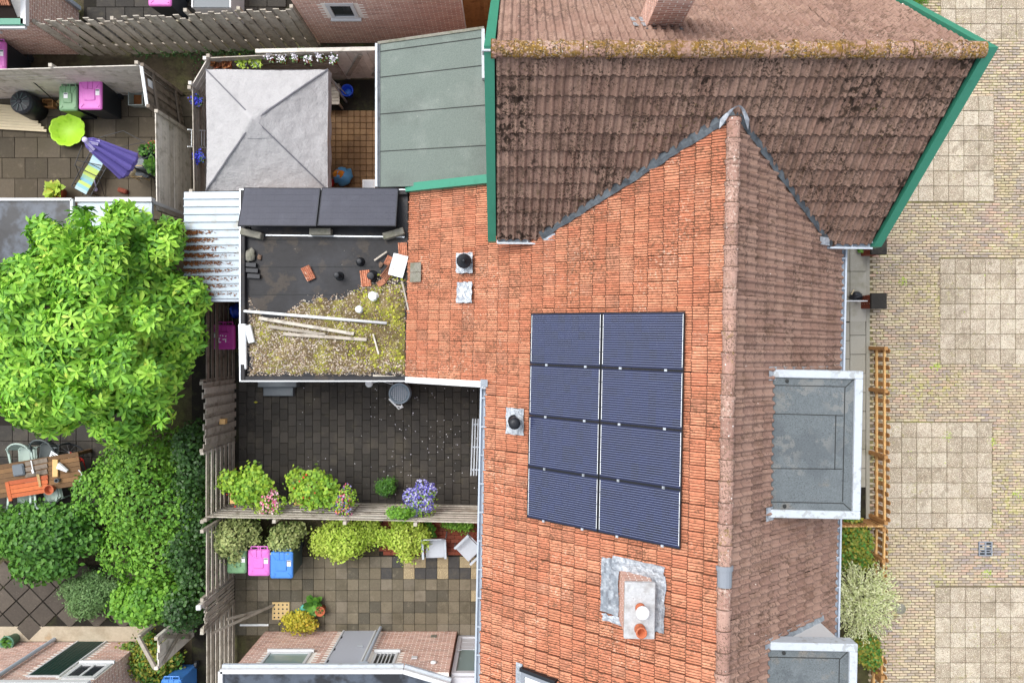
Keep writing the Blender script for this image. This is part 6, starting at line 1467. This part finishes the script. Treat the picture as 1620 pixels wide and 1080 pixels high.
t=thing("slat_bench","white slatted garden bench under the white gutter corner","bench",(P(757,705,.45).x,P(757,705,.45).y,0))
q0=P(748,662,.45); q1=P(745,752,.45)
for k in range(6): MB().beam((q0.x+.07*k,q0.y,.45),(q1.x+.07*k+.0,q1.y,.45),.032,.025).build("slat","white_gutter",t)
for f_ in (.1,.5,.9): y=q0.y+(q1.y-q0.y)*f_; MB().beam((q0.x-.02,y,.425),(q0.x+.38,y,.425),.035,.024).build("crossbar","pale_gutter",t)
for f_ in (.12,.88):
    for x in (.02,.34): y=q0.y+(q1.y-q0.y)*f_; MB().beam((q0.x+x,y,.01),(q0.x+x,y,.41),.035,.035).build("leg","pale_gutter",t)
b=MB(); q=P(405,636,.02); b.add([(q.x-.06,q.y,.035),(q.x,q.y+.03,.04),(q.x+.06,q.y+.005,.035),(q.x,q.y-.03,.04)],[(0,1,2,3)],.4); simple(b,"fallen_leaf","leaf_yellow","single yellow fallen leaf on the dark paving","leaf")
V=NR.uniform([-5.6,-4.1,.03],[-.8,-1.0,.031],(230,3)); V=V[(np.sin(V[:,0]*1.8)+V[:,0]*.25+1.2+NR.normal(size=len(V))*.5)>0]; nm=NR.normal(size=V.shape)*.2; nm[:,2]+=1
v,f,tt=scatter("d","petal_white",V,nm,NR.uniform(.012,.03,len(V)),"round"); tag(ob("fallen_petals",raw_mesh("fallen_petals","petal_white",v,f,tt)),"tiny pale petals littering the dark paving","petals","stuff")
def fbox(px,py,w_,d_,h_,label,m,N,size,petals,z0=1.05,kind="round",box=True,r=.2,name="flower_box",L=None,cat="flower box"):
    p=P(px,py,z0+.35); t=thing(name,label,cat,(p.x,p.y,z0))
    if box:
        MB().hexa([(p.x-w_*.42,p.y-d_*.55,z0),(p.x+w_*.42,p.y-d_*.55,z0),(p.x+w_*.42,p.y+.02,z0),(p.x-w_*.42,p.y+.02,z0)],[(p.x-w_*.46,p.y-d_*.62,z0+.2),(p.x+w_*.46,p.y-d_*.62,z0+.2),(p.x+w_*.46,p.y+.04,z0+.2),(p.x-w_*.46,p.y+.04,z0+.2)]).build("box","rail_wood",t)
    else:
        b=MB(); b.smooth=True; b.lathe([(.04,0),(r*.7,.06),(r*.95,.18),(r,.2),(r*.85,.2)],(p.x,p.y,z0),18); b.build("basket","dark_wood",t)
        MB().tube([(p.x,p.y-.02,z0+.2),(p.x+.02,p.y-.2,z0+.45),(p.x+.05,-4.32,z0+.42)],.012,6).build("bracket","black_metal",t)
    foliage(t,m,L or lumps(p.x,p.y,z0+.12,w_*.55,d_*.75,h_,8,int(px)),N,size,kind,inner=.4)
    for (pm,n) in petals:
        pp,dd_=shell(lumps(p.x,p.y,z0+.14,w_*.58,d_*.78,h_,8,int(px)+1),n,.15,.1); nm=dd_+NR.normal(size=dd_.shape)*.3; nm[:,2]+=.6
        v,f,tt=scatter("petals",pm,pp,nm,NR.uniform(.03,.055,n),"round"); ob("petals",raw_mesh("petals",pm,v,f,tt),t,True,kind="stuff")
    return t
fbox(394,772,1.15,.66,.5,"wide box of green geraniums on the slatted fence, next to the passage","leaf_geranium",1500,.085,[("petal_red",10)])
fbox(492,776,1.0,.62,.5,"wide box of green geraniums on the slatted fence, between pink and purple baskets","leaf_geranium",1300,.085,[("petal_red",22)])
fbox(424,797,.62,.50,.42,"hanging basket of pink and white daisies on the slatted fence","leaf_geranium",420,.05,[("petal_pink",210)],box=False,name="hanging_basket",cat="hanging basket")
fbox(543,794,.46,.56,.42,"hanging basket of purple, yellow and magenta flowers on the slatted fence","leaf_geranium",420,.05,[("petal_mix",230)],box=False,name="hanging_basket",cat="hanging basket")
fbox(667,791,.72,.60,.45,"hanging basket of blue and white lobelia on the slatted fence","leaf_geranium",330,.05,[("leaf_blossom_blue",700)],box=False,name="hanging_basket",cat="hanging basket")
t=pot(608,772,"round potted green bush on the dark paving by the fence",.2,.3,"slate_grey","leaf_mid",20,.1); p=P(608,770,.45); foliage(t,"leaf_mid",lumps(p.x,p.y,.28,.26,.26,.36,7,21),1100,.05)
# ---- lower yard
def gchair(px,py,rz,label):
    p=P(px,py,.45); t=thing("garden_chair",label,"garden chair",(p.x,p.y,0),rz,group="garden chairs")
    b=MB(); b.bevbox(-.24,-.23,.42,.24,.23,.44,.01); b.build("seat","grey_mesh",t,world=False)
    b=MB(); b.hexa([(-.24,.25,.46),(.24,.25,.46),(.24,.27,.46),(-.24,.27,.46)],[(-.23,.36,.92),(.23,.36,.92),(.23,.38,.92),(-.23,.38,.92)]); b.build("backrest","grey_mesh",t,world=False)
    for s in (-1,1):
        b=MB(); b.beam((s*.285,-.2,.64),(s*.285,.29,.66),.055,.03); b.build("armrest","white_gutter",t,world=False)
        b=MB(); b.tube([(s*.285,-.2,.63),(s*.285,-.24,.01)],.014,6); b.build("leg","grey_plastic",t,world=False)
        b=MB(); b.tube([(s*.27,.37,.93),(s*.285,.26,.45),(s*.285,.33,.01)],.014,6); b.build("leg","grey_plastic",t,world=False)
    return t
gchair(688,868,.03,"grey garden chair facing away from the fence, beside the broad-leaved plant"); gchair(741,868,-.80,"grey garden chair turned sideways under the orange roof eave")
p=P(445,965); t=thing("drain_cover","pale square drain cover with sixteen round holes","drain cover",(p.x,p.y,0))
MB().bevbox(p.x-.23,p.y-.23,.0,p.x+.23,p.y+.23,.045,.008).build("plate","pale_cane",t)
for i in range(4):
    for j in range(4): b=MB(); b.lathe([(.024,0),(.024,.002)],(p.x-.165+.11*i,p.y-.165+.11*j,.0455),10); b.build("hole","joint_black",t)
p=P(482,962,.2); t=thing("watering_can","teal watering can beside the yellow shrub","watering can",(p.x,p.y,0)); b=MB(); b.smooth=True; b.lathe([(.10,0),(.11,.1),(.09,.2),(.06,.21)],(p.x,p.y,.02),18,sx=1.2,sy=.8); b.build("body","teal_plastic",t)
b=MB(); b.tube([(p.x-.08,p.y-.02,.08),(p.x-.22,p.y-.06,.2),(p.x-.27,p.y-.07,.24)],[.025,.018,.035],8); b.build("spout","teal_plastic",t); b=MB(); b.tube([(p.x+.1,p.y,.1),(p.x+.17,p.y+.02,.2),(p.x+.08,p.y+.03,.27),(p.x-.03,p.y+.02,.23)],.014,6); b.build("handle","teal_plastic",t)
pot(506,967,"terracotta pot rim showing beside the green plant and watering can",.12,.26,"terracotta","leaf_dark",8,.07); hosta("leafy_plant","bright green leafy plant between watering can and terracotta pot",P(494,958,.3).x,P(494,958,.3).y,60,.2,"leaf_mid",.3)
b=MB(); b.tube([P(380,988,.05),P(425,988,.05)],.03,8); simple(b,"white_pole","white_plastic","short white pole lying on the tiles near the brick outbuilding","pole")
# ---- left patio: table, chairs, bicycle
t=thing("garden_table","long weathered wooden table with loose boards on it","table",(X(40,.75),Y(748,.75),0))
a_=P(-40,768,.75); c_=P(128,740,.75); dv=(c_-a_).normalized(); sv=Vector((-dv.y,dv.x,0)); L_=(c_-a_).length
for k in range(7):
    o=-.36+.12*k; MB().beam(a_+sv*o,c_+sv*o,.112,.035,tint=R.random()).build("board","table_wood",t)
for f_ in (.05,.95):
    for o in (-.36,.36): q=a_.lerp(c_,f_)+sv*o; MB().beam((q.x,q.y,.01),(q.x,q.y,.72),.08,.08).build("leg","table_wood",t)
def onT(px,py,z=.80): return P(px,py,z)
t=thing("folded_bench_top","orange-red slatted board lying on the wooden table","slatted board",onT(45,770,.77))
for k in range(4):
    b=MB(); d0=onT(14+ (k%2),776+7*k-12,.79); d1=onT(76,766+7*k-12,.79); b.beam(d0,d1,.10,.03,tint=R.random()); b.build("slat","red_wood",t)
MB().beam(onT(11,762,.80),onT(17,792,.80),.09,.03,tint=.2).build("end_board","red_wood",t)
t=thing("slatted_board","dark brown slatted board lying across the table end","slatted board",onT(58,742,.77))
for k in range(4): MB().beam(onT(40,736+9*k-2,.785),onT(75,729+9*k-2,.785),.11,.02,tint=R.random()).build("slat","dark_wood",t)
b=MB(); b.bevbox(-.15,-.15,0,.15,.15,.05,.03); simple(b,"black_tray","slate_grey","square dark tray on the wooden table","tray",M=Matrix.Translation(onT(30,743,.80))@Matrix.Rotation(.15,4,'Z'))
b=MB(); b.bevbox(-.07,-.22,0,.07,.22,.03,.008); simple(b,"cutting_board","rail_wood","pale narrow wooden board near the table end","board",M=Matrix.Translation(onT(88,740,.80)))
b=MB(); b.beam(onT(49,728,.83),onT(52,742,.83),.022,.015); b.beam(onT(51,742,.83),onT(53,748,.83),.05,.02); simple(b,"paint_brush","white_plastic","pale brush lying on the dark slatted board","brush")
p=onT(82,773,.8); b=MB(); b.smooth=True; b.lathe([(.09,0),(.12,.14),(.125,.15),(.11,.15),(.09,.03),(.01,.03)],(p.x,p.y,.775),18); simple(b,"plant_pot","terracotta","terracotta pot of dark water on the table corner","pot")
b=MB(); p=onT(92,759,.8); b.lathe([(.05,0),(.055,.1),(.045,.1),(.04,.02)],(p.x,p.y,.775),14); simple(b,"dark_mug","slate_grey","small dark mug on the table beside the narrow board","mug")
b=MB(); p=onT(65,757,.8)
for k in range(7): b.tube([(p.x+R.uniform(-.04,.04),p.y-.2,.82),(p.x+R.uniform(-.06,.02)-.03,p.y+.12,.84)],.006,5)
simple(b,"stick_bundle","pale_cane","bundle of thin dry sticks on the table","sticks")
def pchair(px,py,rz,m,label):
    p=P(px,py,.6); t=thing("plastic_chair",label,"plastic chair",(p.x,p.y,0),rz,group="plastic chairs round the wooden table")
    b=MB(); b.bevbox(-.24,-.22,.42,.24,.22,.45,.04); b.build("seat",m,t,world=False)
    N=9
    for k in range(N):
        a=pi*(.12+.76*k/(N-1)); b=MB(); b.beam((.23*math.cos(a),.12+.14*math.sin(a),.45),(.29*math.cos(a),.16+.2*math.sin(a),.82),.035,.012,up=(math.cos(a),math.sin(a),0)); b.build("back_slat",m,t,world=False)
    b=MB(); b.tube([(.29*math.cos(pi*(.0+k/12)),.12+.24*math.sin(pi*k/12),.83-.12*(abs(k-6)/6)**2) for k in range(13)],.022,8); b.build("top_rail",m,t,world=False)
    for s in (-1,1):
        b=MB(); b.beam((s*.28,-.2,.64),(s*.29,.14,.7),.05,.03); b.build("armrest",m,t,world=False)
        for y in (-.2,.2): b=MB(); b.beam((s*.25,y,.01),(s*.24,y,.41),.035,.035); b.build("leg",m,t,world=False)
    return t
pchair(36,722,.05,"green_chair","pale green plastic chair at the table, on the side of the big tree"); pchair(70,716,-.1,"dark_chair","dark plastic chair at the table beside the pale green one")
pchair(34,788,pi+.1,"green_chair","pale plastic chair pushed in under the red slatted board"); pchair(76,781,pi+.25,"green_chair","pale plastic chair pushed in beside the terracotta pot")
t=thing("bicycle","red and white bicycle half hidden under the big tree","bicycle",(X(135,.5),Y(725,.5),0))
bz=P(132,728,.55); ang=-.55; BM=Matrix.Translation((bz.x,bz.y,0))@Matrix.Rotation(ang,4,'Z')@Matrix.Rotation(.35,4,'X')
def bt(pts,r,m,name,n=7): b=MB(); b.tube([BM@Vector(q) for q in pts],r,n); b.build(name,m,t)
for x,nm in ((-.52,"wheel"),(.52,"wheel")):
    b=MB(); b.tube([BM@Vector((x+.32*math.cos(2*pi*k/24),0,.34+.32*math.sin(2*pi*k/24))) for k in range(25)],.02,7,cap=False); wh=b.build(nm,"bin_body",t)
    b=MB(); 
    for k in range(10): a=2*pi*k/10; b.tube([BM@Vector((x,0,.34)),BM@Vector((x+.31*math.cos(a),0,.34+.31*math.sin(a)))],.003,4)
    b.build("spokes","steel",wh)
bt([(-.52,0,.34),(-.12,0,.32),(.38,0,.72),(-.2,0,.72),(-.12,0,.32)],.022,"red_plastic","frame"); bt([(-.52,0,.34),(-.2,0,.72),(-.23,0,.86)],.018,"white_plastic","seat_stay"); bt([(.38,0,.68),(.52,0,.34)],.02,"red_plastic","fork"); bt([(.38,0,.72),(.34,0,.95),(.34,-.26,.98),(.22,-.3,.97)],.014,"white_plastic","handlebar"); bt([(.34,0,.95),(.34,.26,.98),(.22,.3,.97)],.014,"white_plastic","handlebar")
b=MB(); b.hexa([BM@Vector(q) for q in ((-.36,-.09,.86),(-.08,-.03,.87),(-.08,.03,.87),(-.36,.09,.86))],[BM@Vector(q) for q in ((-.36,-.09,.92),(-.08,-.02,.92),(-.08,.02,.92),(-.36,.09,.92))]); b.build("saddle","white_plastic",t)
b=MB(); 
for k in range(5): b.tube([BM@Vector((-.75,-.1+.05*k,.72)),BM@Vector((-.35,-.1+.05*k,.72))],.01,5)
b.build("luggage_rack","steel",t)
pot(10,1017,"green plant pot at the corner of the diamond paving",.17,.34,"gas_green","leaf_mid",20,.12)
# ---- street side pillars and bits
def pillar(px,py,label):
    p=P(px,py,.62); t=thing("brick_pillar",label,"pillar",(p.x,p.y,0)); MB().box(-.158,-.158,0,.158,.158,.55).build("core","mortar",t,world=False)
    bb=brick_field.__globals__; 
    b=MB(); 
    for (o,u,n) in (((-.16,-.158),(1,0),(0,-1)),((-.16,.158),(1,0),(0,1)),((-.158,-.16),(0,1),(-1,0)),((.158,-.16),(0,1),(1,0))):
        for r in range(9):
            for k in range(-1,2):
                a0=max(0,k*.215+.1075*(r%2)); a1=min(.32,k*.215+.1075*(r%2)+.205)
                if a1-a0<.02: continue
                q=[Vector((o[0]+u[0]*a+n[0]*e,o[1]+u[1]*a+n[1]*e,z)) for e in (0,.012) for (a,z) in ((a0,.06*r),(a1,.06*r),(a1,.06*r+.05),(a0,.06*r+.05))]
                b.add(q,[(4,5,6,7),(0,1,5,4),(1,2,6,5),(2,3,7,6),(3,0,4,7)],R.random())
    b.build("brick_field","red_paver",t,world=False,kind="stuff")
    MB().bevbox(-.2,-.2,.551,.2,.2,.62,.012).build("cap_slab","dark_paver",t,world=False); return t
pillar(1391,390,"red brick pillar with dark slab cap under the gable house corner"); pillar(1391,476,"red brick pillar with dark slab cap beside the white rail")
b=MB(); b.beam(P(1322,476,.45),P(1372,476,.45),.03,.05); b.box(P(1340,476,.45).x-.02,P(1340,476,.45).y-.015,0,P(1340,476,.45).x+.02,P(1340,476,.45).y+.015,.43); b.box(P(1366,476,.45).x-.02,P(1366,476,.45).y-.015,0,P(1366,476,.45).x+.02,P(1366,476,.45).y+.015,.43); simple(b,"white_rail","white_paint","low white rail dividing the two front paths","rail")
p=P(1358,468,.25); t=thing("rubbish_bag","small black bag slumped against the white rail","bag",(p.x,p.y,0)); blob(p.x,p.y,.015,.16,.12,.13,"bin_body","bag",None,None,t,2,.5); MB().beam((p.x-.16,p.y+.04,.2),(p.x-.12,p.y+.16,.26),.03,.02).build("strap","cream_deck",t)
hosta("wild_plant","weedy green plant at the foot of the brick pillar",P(1358,392).x,P(1358,392).y,26,.12,"leaf_mid",.15)

blob(P(369,492,.5).x,P(369,492,.5).y,.02,.17,.2,.26,"blue_plastic","blue_bag","bright blue sack tucked under the corrugated roof beside the magenta bin","sack",None,4,.4)
